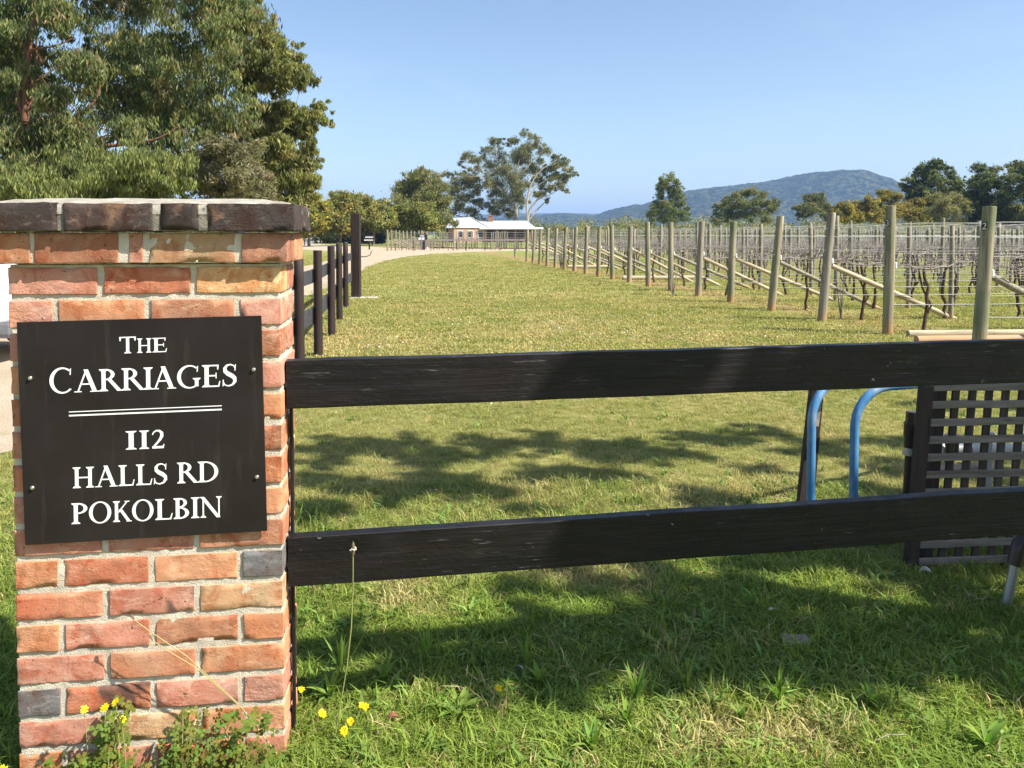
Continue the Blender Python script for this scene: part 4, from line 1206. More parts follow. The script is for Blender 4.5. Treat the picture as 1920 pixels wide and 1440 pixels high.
for tr, cd in VM:
    j = MB().add([v.co for v in tr.vertices], [tuple(p.vertices) for p in tr.polygons]); nt = len(j.f)
    j.add([v.co for v in cd.vertices], [tuple(p.vertices) for p in cd.polygons])
    me = j.mesh('vine', True); me.materials.append(VINEB); me.materials.append(CANE)
    me.polygons.foreach_set('material_index', [0 if i < nt else 1 for i in range(len(me.polygons))])
    tr.materials.append(VINEB); cd.materials.append(CANE)
    VMJ.append(me)
for i, (p, r, j) in enumerate(VINES[:290]):
    q = prng.randrange(9); lab = 'bare pruned grapevine, ' + words_n[min(j, 29)] + ' along ' + row_name(r)
    fl = prng.choice((0, math.pi))
    if i < 70:
        t = thing('grapevine', lab, 'grapevine', p, 'bare vines on the trellis', R(8) + fl)
        for nm, me in (('trunk', VM[q][0]), ('canes', VM[q][1])):
            o = put(nm, me, None, t, world=False)
    else:
        o = put('grapevine', VMJ[q], None, None, world=False)
        o.location = p; o.rotation_euler = (0, 0, R(8) + fl); tag(o, lab, 'grapevine', 'bare vines on the trellis')
    s = prng.uniform(.92, 1.08)
    (t if i < 70 else o).scale = (1, 1, s)
jm = MB()
simple = []
for i in range(4):
    tr, cd = vine_meshes(80 + i, False)
    simple.append(cd)
V_, F_ = [], []
jv, jc = MB(), MB()
for (p, r, j) in VINES[290:]:
    h = prng.uniform(.8, .95)
    jv.tube([(p.x, p.y, 0), (p.x + prng.uniform(-.06, .06), p.y, h * .5), (p.x, p.y, h)], [.03, .025, .02], 4, False)
    x0 = Vector((p.x, p.y, h))
    for s in (-1, 1):
        jc.tube([x0, x0 + VU * (.4 * s) + Vector((0, 0, .03)), x0 + VU * (.8 * s)], [.018, .015, .012], 3, False)
        for q in range(4):
            a = x0 + VU * (s * prng.uniform(.05, .8)); jc.tube([a, a + Vector((prng.uniform(-.12, .12), 0, prng.uniform(.06, .22)))], [.009, .006], 3, False)
if jv.v:
    tag(put('distant_vines', jc.mesh('distant_vines'), CANE), 'grey tangle of bare canes of the far vine rows', 'vines', kind='stuff')
    tag(put('distant_vine_trunks', jv.mesh('distant_vine_trunks'), VINEB), 'dark thin trunks of the far vine rows', 'vines', kind='stuff')
# wires and drip hose of each row
for r in ROWS:
    te = row_end(r) + 2.0; b = Vector((r['X'], r['Y'], 0)) + VU * r['t0']
    Lr = te - r['t0']
    near = r['block'] == 0 and r['k'] < 9
    t = thing('trellis_wires', 'taut fence wires and drip hose strung along ' + row_name(r) if r['block'] != 2 else 'thin wires strung along the ' + words_n[r['k']] + ' far vine row', 'trellis wires', b, 'trellis wires')
    nseg = max(4, int(Lr / 1.7))
    for z_, rad in ((.44, .0075), (.70, .0016), (.93, .0016), (1.18, .0018), (1.42, .0018), (1.66, .0022)):
        rad *= 1.0 if r['Y'] < 22 else .7
        if not near and z_ in (.70,): continue
        pts = []
        for i in range(nseg + 1):
            s = i / nseg
            sag = -.02 * abs(math.sin(s * Lr / 3.4 * math.pi)) + prng.uniform(-.006, .006)
            if z_ > 1.6 and i == 0: sag -= .12
            pts.append(b + VU * (Lr * s) - VV * .055 + Vector((0, 0, z_ + sag)))
        put('drip_hose' if z_ < .5 else 'wire', MB().tube(pts, rad, 5 if z_ < .5 else 4, False).mesh('wire', True), HOSE if z_ < .5 else WIRE, t)
# pale timbers lying on the ground along the edge
def log(px, py, L, rad, label, m, ang=None, dz=0.0, grp=None):
    b = G(px, py); u = VU if ang is None else Vector((math.cos(ang), math.sin(ang), 0))
    me = MB().tube([(0, 0, 0), (L * .5, 0, 0), (L, 0, 0)], [rad, rad * .97, rad], 10).mesh('fallen_log', True)
    o = put('log', me, m); o.location = (b.x, b.y, rad * .8 + dz); o.rotation_euler = (0, 0, math.atan2(u.y, u.x))
    return tag(o, label, 'log', grp)
EDGE = mat_wood('orange_edging_timber', (0.34, 0.18, 0.09), (0.50, 0.32, 0.19), 0, 0.85)
log(1702, 632, 4.2, .055, 'long pale round log lying behind the post numbered 2', BRACE, R(4))
log(1718, 645, 4.2, .062, 'orange brown log with dark end lying just beyond the rail', EDGE, R(5))
log(1168, 525, 2.3, .08, 'pale log lying between the middle end posts', BRACE, R(3))
log(1065, 503, 2.0, .08, 'pale log lying by the distant end posts', BRACE, R(3))
log(1022, 488, 1.8, .08, 'farthest pale log lying at the end of the post line', BRACE, R(3))
# young unpruned vines by the end posts
def sapling(px, py, h, label, seed, n=7):
    b = G(px, py); r = random.Random(seed); mb = MB()
    for i in range(n):
        a = r.uniform(0, 6.28); e = Vector((math.cos(a) * .12, math.sin(a) * .05, h * r.uniform(.7, 1)))
        mb.tube([(0, 0, -.02), e * .45 + Vector((r.uniform(-.03, .03), 0, 0)), e], [.013, .010, .004], 5, False)
    o = put('young_vine', mb.mesh('young_vine', True), CANE); o.location = b
    return tag(o, label, 'young vine')
sapling(1262, 557, .72, 'thin young vine stems beside an end post on the lawn edge', 3, 5)
sapling(965, 486, 1.3, 'lone leafy young vine standing on the far lawn', 4, 12)
sapling(1577, 597, 1.0, 'crooked thin young vine leaning between the braces', 6, 3)
sapling(1052, 505, 1.2, 'dark young vine beside the distant end posts', 9, 8)
# ------------------------------------------------------------------ homestead beyond the vines
HY = 150.0
def hp(px, py, d=0.0): return P(px, py, HY + d)
hb = hp(905, 440); hb.z = 0
house = thing('homestead', 'low brick homestead with a white gable and grey green metal roof beyond the vines', 'house', hb)
HBR = plain('house_brick', (0.27, 0.14, 0.10), 0.9, var=.15, scale=2); WGAB = plain('white_weatherboard', (0.80, 0.80, 0.78), 0.6, var=.03)
ROOFM = NT('metal_roof_sheet')
_v = ROOFM.pos(); _sx = ROOFM.node('ShaderNodeSeparateXYZ'); ROOFM.l.new(_v, _sx.inputs[0])
_w = ROOFM.math('SINE', ROOFM.math('MULTIPLY', _sx.outputs[0], 12.0))
ROOFM = ROOFM.fin((.42, .44, .44), .45, ROOFM.bump(_w, .3, .05), .4)
ROOFL = plain('pale_roof_sheet', (.62, .62, .61), .5, var=.05, scale=1)
def hx(px): return (px - 960) / F * HY
z_e, z_r = 2.75, 4.1
x0, x1 = hx(898), hx(1004)
put('wall', MB().box(((hx(835) + x1 - .8) / 2, HY + 5, 1.35), (x1 - .8 - hx(835), 8, 2.7)).mesh('wall'), HBR, house)
# main roof, ridge along x
rf = MB().hexa([(hx(870), HY - .6, z_e), (x1, HY - .6, z_e), (x1, HY + 10, z_e), (hx(870), HY + 10, z_e), (hx(870), HY + 4.4, z_r), (x1 - 1.6, HY + 4.4, z_r), (x1 - 1.6, HY + 4.8, z_r), (hx(870), HY + 4.8, z_r)])
main_roof = put('roof', rf.mesh('roof'), ROOFM, house)
put('chimney', MB().box((hx(919), HY + 4.0, 4.4), (.9, .8, 1.3)).box((hx(919), HY + 4.0, 5.0), (1.05, .95, .16)).mesh('chimney'), HBR, main_roof)
put('vent', MB().box((hx(914) - .9, HY + 4.2, 4.45), (.9, .7, .4)).mesh('vent'), OLDW, main_roof)
# gable wing towards the camera
gx0, gx1, ga = hx(838), hx(906), hx(872)
put('gable', MB().add([(gx0, HY - 3.0, 2.68), (gx1, HY - 3.0, 2.68), (ga, HY - 3.0, 4.55), (gx0, HY - 2.9, 2.68), (gx1, HY - 2.9, 2.68), (ga, HY - 2.9, 4.55)], [(0, 1, 2), (5, 4, 3), (0, 3, 4, 1), (1, 4, 5, 2), (2, 5, 3, 0)]).mesh('gable'), WGAB, house)
wr = MB()
wr.hexa([(gx0 - .5, HY - 3.1, 2.60), (ga, HY - 3.1, 4.58), (ga, HY + 6, 4.58), (gx0 - .5, HY + 6, 2.60), (gx0 - .5, HY - 3.1, 2.68), (ga, HY - 3.1, 4.66), (ga, HY + 6, 4.66), (gx0 - .5, HY + 6, 2.68)])
wr.hexa([(ga, HY - 3.1, 4.58), (gx1 + .5, HY - 3.1, 2.60), (gx1 + .5, HY + 6, 2.60), (ga, HY + 6, 4.58), (ga, HY - 3.1, 4.66), (gx1 + .5, HY - 3.1, 2.68), (gx1 + .5, HY + 6, 2.68), (ga, HY + 6, 4.66)])
put('wing_roof', wr.mesh('wing_roof'), ROOFL, house)
put('wing_wall', MB().box(((gx0 + gx1) / 2, HY - 1.2, 1.33), (gx1 - gx0 - .4, 3.2, 2.66)).mesh('wing_wall'), plain('orange_brick', (.40, .25, .17), .9, var=.12, scale=2), house)
wing_first = len(house.children)
for px in (852, 872, 892):
    w_ = put('window', MB().box((hx(px), HY - 2.83, 1.5), (1.1, .12, 1.3)).mesh('window'), WGAB, house)
    put('pane', MB().box((hx(px), HY - 2.9, 1.5), (.9, .06, 1.1)).mesh('pane'), GLS, w_)
for o in house.children:
    if o.name.split('.')[0] in ('gable', 'wing_roof', 'wing_wall', 'window'):      # the wing stands at an angle and shows its left roof slope
        piv = Vector((ga, HY, 0)) - origin(house)
        M_ = Matrix.Translation(piv) @ Matrix.Rotation(R(24), 4, 'Z') @ Matrix.Translation(-piv)
        o.data.transform(M_)
        for ch in o.children: ch.data.transform(M_)
put('verandah_roof', MB().hexa([(hx(900), HY - 2.4, 2.42), (hx(1018), HY - 2.4, 2.42), (hx(1018), HY - .4, 2.72), (hx(900), HY - .4, 2.72), (hx(900), HY - 2.4, 2.55), (hx(1018), HY - 2.4, 2.55), (hx(1018), HY - .4, 2.78), (hx(900), HY - .4, 2.78)]).mesh('verandah_roof'), WGAB, house)
for px in (912, 930, 948, 966, 984, 1002, 1016):
    put('verandah_post', MB().box((hx(px), HY - 2.2, 1.2), (.12, .12, 2.4)).mesh('verandah_post'), HBR, house)
for px in (922, 940, 958, 976):
    w_ = put('window', MB().box((hx(px), HY + .98, 1.45), (1.2, .1, 1.4)).mesh('window'), HBR, house)
    put('pane', MB().box((hx(px), HY + .92, 1.45), (1.0, .06, 1.2)).mesh('pane'), GLS, w_)
sh = thing('shed', 'small white roofed shed half hidden behind the yellow trees', 'shed', (P(584, 440, 128).x, 128, 0))
put('wall', MB().box((P(586, 440, 128).x, 128, .9), (2.2, 3, 1.8)).mesh('wall'), plain('grey_shed_wall', (.45, .45, .47), .7), sh)
put('roof', MB().hexa([(P(575, 440, 128).x, 126, 1.8), (P(597, 440, 128).x, 126, 1.8), (P(597, 440, 128).x, 130, 2.1), (P(575, 440, 128).x, 130, 2.1), (P(575, 440, 128).x, 126, 1.95), (P(597, 440, 128).x, 126, 1.95), (P(597, 440, 128).x, 130, 2.3), (P(575, 440, 128).x, 130, 2.3)]).mesh('roof'), WGAB, sh)

# ------------------------------------------------------------------ trees
def unit(n_, g):
    v = g.normal(size=(n_, 3)); return v / np.linalg.norm(v, axis=1, keepdims=True)
def foliage(clumps, n, size, pal, droop, seed, sub=0.30, flat=0.75, fill=0.35):
    """leaves gathered into twigs, twigs gathered into the given clumps (x, y, z, r)"""
    g = np.random.default_rng(seed)
    C = np.array(clumps, float)
    wgt = C[:, 3] ** 2; wgt /= wgt.sum()
    nt = max(len(C), n // 42)                          # twigs
    ci = g.choice(len(C), nt, p=wgt)
    d = unit(nt, g); rr = np.where(g.random(nt) < fill, g.random(nt) ** 0.5 * 0.8, 0.75 + 0.33 * g.random(nt))
    T = C[ci, :3] + d * (rr * C[ci, 3])[:, None] * np.array([1, 1, flat])
    tr = C[ci, 3] * sub * g.uniform(.6, 1.5, nt)
    ti = g.integers(0, nt, n)
    e = g.normal(size=(n, 3)) * 0.55
    L = T[ti] + e * tr[ti][:, None] * np.array([1.1, 1.1, .8])
    L[:, 2] = np.maximum(L[:, 2], .15)
    ax = g.normal(size=(n, 3)); ax /= np.linalg.norm(ax, axis=1, keepdims=True)
    ax = ax * (1 - droop) + np.array([0, 0, -1.0]) * droop
    ax /= np.linalg.norm(ax, axis=1, keepdims=True)
    wv = np.cross(ax, g.normal(size=(n, 3))); wv /= np.linalg.norm(wv, axis=1, keepdims=True) + 1e-9
    s = g.uniform(.65, 1.3, n)
    a = ax * (size[0] * s / 2)[:, None]; b = wv * (size[1] * s / 2)[:, None]
    V = np.stack([L - a, L + b - a * .1, L + a, L - b - a * .1], 1)
    pal_c = np.array([p[0] for p in pal]); pw = np.array([p[1] for p in pal], float); pw /= pw.sum()
    tc = pal_c[g.choice(len(pal), nt, p=pw)] * g.uniform(.75, 1.25, (nt, 1))
    colr = tc[ti] * g.uniform(.7, 1.35, (n, 1)) * g.uniform(.93, 1.07, (n, 3))
    return mesh_quads('crown', V, np.clip(colr, .004, .6)), T
def branches(base, r0, fork, clumps, seed, lean=(0, 0), twig=0.5, rmin=0.012):
    """a trunk to the fork, then each clump is joined to the nearest lower limb"""
    g = random.Random(seed); mb = MB()
    b = Vector((base[0], base[1], 0)); top = Vector((b.x + lean[0], b.y + lean[1], fork))
    tr = []
    for i in range(6):
        k = i / 5
        tr.append(b.lerp(top, k) + Vector((math.sin(k * 4 + seed) * r0 * .5, 0, 0)) * (1 if 0 < i < 5 else 0))
    tr[0].z = -.2
    mb.tube(tr, [r0 * (1.25 - .5 * i / 5) for i in range(6)], 10, False)
    nodes = [(top, r0 * .72)] + [(tr[4], r0 * .8)]
    cl = sorted(clumps, key=lambda c: (Vector(c[:3]) - top).length)
    for c in cl:
        p = Vector(c[:3]) - Vector((0, 0, c[3] * .25))
        bn = min(nodes, key=lambda q: (q[0] - p).length + max(0, q[0].z - p.z) * 1.5)
        L = (p - bn[0]).length
        r1 = max(rmin, min(bn[1] * .8, .03 * L + c[3] * .035))
        m1 = bn[0].lerp(p, .4) + Vector((g.uniform(-.1, .1) * L, g.uniform(-.1, .1) * L, g.uniform(-.02, .12) * L))
        m2 = bn[0].lerp(p, .75) + Vector((g.uniform(-.06, .06) * L, g.uniform(-.06, .06) * L, g.uniform(0, .06) * L))
        mb.tube([bn[0], m1, m2, p], [r1, r1 * .85, r1 * .65, r1 * .4], 6, False)
        nodes.append((m1, r1 * .85)); nodes.append((m2, r1 * .65)); nodes.append((p, r1 * .4))
        for q in range(3):
            dd = Vector((g.gauss(0, 1), g.gauss(0, 1), g.gauss(.2, .7))).normalized()
            e = p + dd * c[3] * .85
            mb.tube([m2.lerp(p, .6), p.lerp(e, .5) + Vector((0, 0, .05 * c[3])), e], [r1 * .4, r1 * .25, r1 * .1], 4, False)
    return mb.mesh('trunk', True)
def tree(name, label, base, r0, fork, clumps, n, leaf, pal, bark, seed, droop=.5, sub=.7, group=None, lean=(0, 0), flat=.75, fill=.35, rmin=.012, cat='tree'):
    t = thing(name, label, cat, (base[0], base[1], 0), group)
    g = random.Random(seed + 9); extra = []
    for c in clumps:                                    # smaller tufts break up each clump
        for q in range(8):
            d = Vector((g.gauss(0, 1), g.gauss(0, 1), g.gauss(0, .8))).normalized() * g.uniform(.8, 1.35)
            r_ = c[3] * g.uniform(.2, .5); extra.append((c[0] + d.x * c[3] * 1.05, c[1] + d.y * c[3] * 1.05, max(r_, c[2] + d.z * c[3] * .9), r_))
    me, T = foliage([(c[0], c[1], c[2], c[3] * .75) for c in clumps] + extra, n, leaf, pal, droop, seed, sub, flat, fill)
    put('crown', me, LEAF, t)
    put('trunk', branches(base, r0, fork, clumps, seed, lean, rmin=rmin), bark, t)
    return t
def cpx(Y, items, depth, seed):
    """clumps given by photo pixel and pixel radius at distance Y, spread over some depth"""
    g = random.Random(seed); out = []
    for it in items:
        y = Y + g.uniform(-depth, depth) if len(it) < 4 else Y + it[3]
        p = P(it[0], it[1], y); out.append((p.x, p.y, p.z, it[2] / F * y))
    return out
def fillpoly(pts, n, r, seed):
    g = random.Random(seed); xs = [p[0] for p in pts]; ys = [p[1] for p in pts]; out = []
    while len(out) < n:
        x, y = g.uniform(min(xs), max(xs)), g.uniform(min(ys), max(ys)); ins_ = False; j = len(pts) - 1
        for i in range(len(pts)):
            if (pts[i][1] > y) != (pts[j][1] > y) and x < (pts[j][0] - pts[i][0]) * (y - pts[i][1]) / (pts[j][1] - pts[i][1]) + pts[i][0]: ins_ = not ins_
            j = i
        if ins_: out.append((x, y, g.uniform(*r)))
    return out
GUM = [((.15, .175, .065), 4), ((.195, .205, .075), 3), ((.095, .13, .06), 2.8), ((.27, .24, .10), 1.2), ((.29, .20, .11), .5)]
GUMG = [((.20, .20, .07), 3), ((.25, .24, .08), 3), ((.14, .16, .06), 2), ((.30, .25, .11), .8)]
DULL = [((.17, .17, .085), 3), ((.225, .21, .10), 3), ((.115, .13, .07), 2), ((.30, .24, .13), 1.2)]
LIME = [((.19, .21, .07), 3), ((.235, .25, .08), 2), ((.14, .17, .06), 2)]
GREY = [((.22, .205, .115), 3), ((.26, .235, .145), 3), ((.17, .165, .09), 2), ((.29, .23, .15), 1)]
YELL = [((.31, .275, .065), 3), ((.36, .285, .06), 2), ((.21, .23, .07), 4), ((.40, .26, .055), .7)]
OLIV = [((.23, .235, .08), 3), ((.29, .265, .09), 3), ((.16, .18, .065), 2), ((.36, .27, .09), 1.5)]
WATT = [((.30, .245, .075), 3), ((.36, .265, .07), 2), ((.21, .19, .075), 3), ((.42, .27, .06), .7)]
DARK = [((.08, .10, .05), 3), ((.115, .13, .06), 3), ((.06, .075, .045), 2), ((.16, .15, .075), 1)]

# large red barked eucalypt at the top left
polyA = [(-330, -380), (300, -420), (440, -150), (455, 20), (450, 70), (420, 130), (470, 180), (455, 240), (400, 265), (330, 262), (300, 285), (150, 275), (140, 330), (60, 400), (-300, 420)]
clA = cpx(31, fillpoly(polyA, 250, (32, 58), 21), 3.0, 22) + cpx(37, fillpoly(polyA, 90, (40, 60), 29), 1.5, 30) + cpx(30, [(440, 20, 36), (452, 50, 26), (430, 85, 34), (455, 200, 36), (400, 235, 40), (430, 150, 40), (330, 285, 34), (370, 270, 36), (300, 300, 26), (450, 290, 30), (350, 245, 36), (280, 262, 30), (190, 262, 28), (110, 300, 40), (30, 350, 50), (60, 320, 40), (10, 250, 50), (40, 380, 40)], 2.5, 23)
bA = P(60, 440, 31.5); 
tree('eucalyptus_tree', 'huge eucalyptus with reddish limbs towering over the brick pillar', (bA.x, 31.5), .42, 4.2, clA, 430000, (.24, .052), GUM, REDBARK, 31, .62, .46, None, (1.2, 0), .8, .4)
tA = [o for o in col.objects if o.name == 'eucalyptus_tree'][0]
limbs_ = [([(40, 470), (44, 380), (46, 300), (47, 225)], .20, .15), ([(47, 228), (50, 160), (56, 90), (63, 30), (70, -30)], .12, .05), ([(47, 230), (36, 190), (38, 140), (48, 95), (52, 50)], .075, .03), ([(47, 232), (60, 180), (68, 125), (68, 70)], .065, .03),
          ([(56, 95), (80, 90), (110, 84), (140, 70)], .05, .02), ([(50, 165), (72, 150), (98, 132), (125, 110)], .045, .02),
          ([(44, 380), (90, 310), (150, 282), (220, 272), (290, 262), (340, 235)], .11, .03), ([(46, 300), (100, 240), (150, 215), (180, 185), (190, 150)], .09, .03)]
for q_, (pts, ra, rb) in enumerate(limbs_):
    n_ = len(pts)
    path = []
    for i, (a, b) in enumerate(pts):
        path.append(P(a, b, 28.2 + .15 * i))
    # smooth it
    fine = []
    for i in range(n_ - 1):
        p0, p1, p2, p3 = path[max(i - 1, 0)], path[i], path[i + 1], path[min(i + 2, n_ - 1)]
        for k in range(4):
            t_ = k / 4
            fine.append(.5 * ((2 * p1) + (p2 - p0) * t_ + (2 * p0 - 5 * p1 + 4 * p2 - p3) * t_ * t_ + (3 * p1 - p0 - 3 * p2 + p3) * t_ ** 3))
    fine.append(path[-1])
    put('limb', MB().tube(fine, [ra + (rb - ra) * i / (len(fine) - 1) for i in range(len(fine))], 8).mesh('limb', True), REDBARK, tA)
frontC = cpx(27.4, [(14, 150, 18), (95, 185, 24), (30, 265, 30), (105, 45, 22), (16, 60, 20), (130, 250, 34), (60, 320, 40), (180, 300, 26), (240, 245, 24), (160, 130, 34), (110, 20, 30), (10, 330, 40)], .3, 91)
me, T = foliage(frontC, 26000, (.23, .05), GUM, .62, 92, .5)
put('foliage', me, LEAF, tA)
# eucalypt on the right of the group
clB = cpx(36, [(455, 25, 30), (430, 60, 34), (480, 95, 34), (510, 75, 22), (540, 105, 24), (500, 120, 30), (540, 140, 30), (566, 148, 18), (520, 165, 26), (470, 150, 36), (455, 110, 34),
               (560, 215, 24), (535, 205, 26), (588, 224, 14), (605, 205, 13), (612, 228, 11), (598, 196, 8), (540, 240, 34), (572, 250, 20), (500, 215, 34), (575, 270, 14), (480, 250, 34),
               (530, 285, 30), (560, 300, 26), (585, 310, 14), (505, 300, 34), (575, 335, 20), (540, 335, 32), (500, 345, 34), (470, 320, 30), (560, 360, 28), (588, 345, 12), (520, 385, 34), (460, 380, 34)], 2.2, 24)
bB = P(505, 440, 36.5)
tree('eucalyptus_tree', 'bushy olive eucalyptus with one stray leafy branch against the sky', (bB.x, 36.5), .32, 4.0, clB, 110000, (.24, .06), GUMG, BARK, 32, .55, .46, None, (.3, 0), .78, .35)
clD = cpx(26, [(230, 320, 44), (170, 345, 40), (280, 330, 36), (140, 380, 44), (210, 370, 46), (280, 375, 40), (250, 300, 30), (190, 305, 26), (310, 350, 26), (90, 400, 40), (60, 350, 40), (110, 345, 40), (20, 365, 44), (130, 310, 30), (-20, 340, 44), (325, 320, 30), (335, 345, 24), (310, 300, 22)], 1.2, 25)
bD = P(215, 440, 26)
tree('pepper_tree', 'light green drooping tree in front of the huge eucalyptus', (bD.x, 26), .16, 1.6, clD, 62000, (.19, .038), LIME, BARK, 33, .68, .62, None, (0, 0), .8, .5)
clC = cpx(29, [(400, 300, 38), (440, 290, 36), (365, 320, 34), (430, 340, 42), (470, 330, 34), (380, 355, 40), (480, 360, 32), (410, 270, 26), (450, 270, 20), (345, 345, 22), (430, 385, 40)], 1.4, 26)
bC = P(415, 440, 29)
tree('grey_shrub', 'dull grey brown twiggy shrub tree behind the pillar cap', (bC.x, 29), .14, 1.5, clC, 42000, (.17, .04), GREY, BARK, 34, .2, .46, None, (0, 0), .85, .5)

# yellowing trees along the far end of the drive
def small(name, label, px, base_y, Y, items, n, leaf, pal, bark, seed, fork=1.6, r0=.16, depth=1.4, droop=.35, group=None, **kw):
    b = P(px, 440, Y)
    return tree(name, label, (b.x, Y), r0, fork, cpx(Y, items, depth, seed + 500), n, leaf, pal, bark, seed, droop, group=group, **kw)
small('deciduous_tree', 'yellow leaved tree showing beside the pillar cap', 580, 440, 96, [(560, 400, 22), (585, 390, 20), (600, 408, 18), (575, 415, 22), (590, 425, 14), (610, 392, 12), (565, 378, 16)], 23085, (.30, .20), YELL, BARK, 41)
small('deciduous_tree', 'olive and yellow tree directly left of the tall gate post', 638, 440, 100, [(640, 368, 14), (625, 385, 18), (655, 380, 18), (615, 408, 18), (640, 402, 22), (668, 400, 16), (610, 428, 12), (650, 424, 16), (628, 425, 14), (600, 400, 10)], 25650, (.30, .18), OLIV, BARK, 42)
small('deciduous_tree', 'thinly leaved yellow green tree just right of the tall gate post', 700, 440, 104, [(690, 385, 16), (706, 392, 18), (680, 405, 16), (712, 412, 20), (690, 425, 14), (728, 405, 14), (674, 378, 10), (720, 428, 10)], 24367, (.30, .18), OLIV, BARK, 43)
small('deciduous_tree', 'dense yellow green tree in front of the tall willowy tree', 770, 440, 106, [(745, 405, 18), (765, 395, 18), (788, 400, 20), (755, 422, 16), (780, 422, 18), (800, 415, 16), (812, 425, 10), (735, 420, 12)], 30780, (.30, .18), YELL[2:3] + OLIV, BARK, 44)
small('willowy_tree', 'tall rounded grey green tree with fine drooping leaves', 790, 440, 118, [(788, 325, 14), (772, 340, 18), (800, 340, 20), (755, 358, 18), (780, 362, 24), (810, 362, 22), (742, 372, 10), (760, 385, 24), (795, 388, 26), (822, 385, 20), (828, 408, 18), (805, 412, 22), (775, 410, 22), (838, 420, 12), (748, 345, 9)], 48735, (.34, .12), GUMG + DULL[:2], BARK, 45, 3.0, .25, 2.0, .6)
small('gum_tree', 'small open gum tree between the willowy tree and the big gum', 872, 440, 172, [(820, 330, 10), (838, 328, 9), (860, 345, 16), (880, 338, 14), (850, 365, 14), (870, 372, 16), (890, 360, 14), (855, 390, 10), (878, 395, 14), (900, 385, 12), (845, 400, 8), (893, 408, 8)], 23085, (.30, .12), DULL, PALEBARK, 46, 5.0, .3, 3.0, .5, rmin=.04)
small('gum_tree', 'big spreading gum tree with an open crown behind the homestead', 968, 440, 168,
      [(985, 250, 11), (1000, 258, 10), (965, 262, 9), (1012, 270, 10), (955, 270, 8), (1020, 282, 12), (995, 275, 14), (972, 284, 14), (925, 268, 9), (938, 264, 7), (912, 282, 9), (905, 296, 8), (880, 292, 11), (868, 302, 8), (890, 300, 9), (938, 292, 14), (960, 300, 16), (985, 298, 14), (918, 306, 13), (900, 316, 11), (940, 318, 16), (965, 325, 18), (988, 322, 16), (1012, 305, 10), (880, 318, 8), (920, 336, 14),
       (945, 345, 18), (970, 352, 18), (930, 362, 15), (955, 375, 17), (978, 378, 14), (935, 388, 14), (960, 398, 14), (925, 400, 10), (885, 335, 12), (865, 330, 10), (905, 350, 11), (990, 345, 12)], 76950, (.28, .11), DULL, PALEBARK, 47, 7.0, .42, 4.0, .55, lean=(-.2, 0), rmin=.05, flat=.8)
small('gum_tree', 'slender gum tree with bare forked limbs right of the big gum', 990, 440, 160,
      [(1042, 298, 9), (1055, 305, 10), (1040, 312, 8), (1068, 318, 8), (1078, 327, 6), (1060, 335, 9), (1045, 330, 10), (1030, 335, 8), (1020, 320, 9), (1052, 350, 8), (1035, 352, 8), (1018, 348, 9), (1062, 358, 5), (1010, 365, 9), (1025, 375, 6), (1005, 335, 8)], 25650, (.28, .11), DULL, PALEBARK, 48, 4.0, .36, 2.5, .5, rmin=.05, flat=.8)
small('gum_tree', 'upright conical gum tree standing alone before the hill', 1252, 440, 165,
      [(1254, 332, 9), (1245, 342, 10), (1264, 342, 9), (1238, 354, 9), (1256, 354, 11), (1272, 356, 8), (1236, 366, 8), (1280, 368, 9), (1262, 366, 9), (1235, 385, 11), (1252, 385, 11), (1270, 384, 11), (1284, 378, 6), (1226, 398, 10), (1245, 402, 13), (1265, 402, 13), (1282, 398, 10), (1222, 412, 8), (1288, 410, 8), (1255, 412, 12)], 33345, (.29, .12), GUM, PALEBARK, 49, 3.5, .3, 2.2, .5, rmin=.05)
small('gum_tree', 'low spreading gum tree with brownish crown before the hill', 1408, 440, 160,
      [(1395, 362, 9), (1412, 360, 11), (1430, 366, 9), (1376, 370, 10), (1360, 378, 9), (1350, 388, 9), (1372, 388, 12), (1395, 382, 13), (1418, 380, 13), (1438, 382, 9), (1452, 382, 8), (1448, 395, 9), (1425, 398, 12), (1400, 402, 13), (1375, 405, 12), (1350, 405, 11), (1340, 400, 6), (1345, 415, 9), (1440, 410, 10)], 38475, (.29, .12), DULL + GUM[:1], PALEBARK, 50, 2.4, .32, 2.6, .45, rmin=.05)
small('gum_tree', 'dark round gum tree beyond the middle of the vineyard', 1530, 440, 170, [(1532, 368, 9), (1518, 378, 11), (1540, 378, 11), (1505, 390, 11), (1525, 392, 13), (1545, 394, 11), (1502, 404, 8), (1552, 405, 9)], 23085, (.30, .12), DULL + DARK[:1], BARK, 51, 2.0, .25, 2.2, .4)
def add_limbs(label_part, Y, paths, m):
    t = [o for o in col.objects if o.get('label', '').startswith(label_part)][0]
    for pts, ra, rb in paths:
        path = [P(a, b, Y) for a, b in pts]; fine = []
        for i in range(len(path) - 1):
            p0, p1, p2, p3 = path[max(i - 1, 0)], path[i], path[i + 1], path[min(i + 2, len(path) - 1)]
            for k in range(3):
                t_ = k / 3
                fine.append(.5 * ((2 * p1) + (p2 - p0) * t_ + (2 * p0 - 5 * p1 + 4 * p2 - p3) * t_ * t_ + (3 * p1 - p0 - 3 * p2 + p3) * t_ ** 3))
        fine.append(path[-1])
        put('limb', MB().tube(fine, [ra + (rb - ra) * i / (len(fine) - 1) for i in range(len(fine))], 7).mesh('limb', True), m, t)
add_limbs('slender gum tree', 159.0, [([(989, 415), (993, 395), (1010, 372), (1035, 352), (1062, 326)], .30, .07), ([(989, 412), (988, 380), (996, 345), (1016, 318), (1044, 300)], .26, .06), ([(1012, 370), (1030, 366), (1052, 352)], .12, .04), ([(1033, 354), (1056, 345), (1066, 350)], .10, .03), ([(990, 372), (1006, 350), (1030, 334)], .12, .04)], PALEBARK)
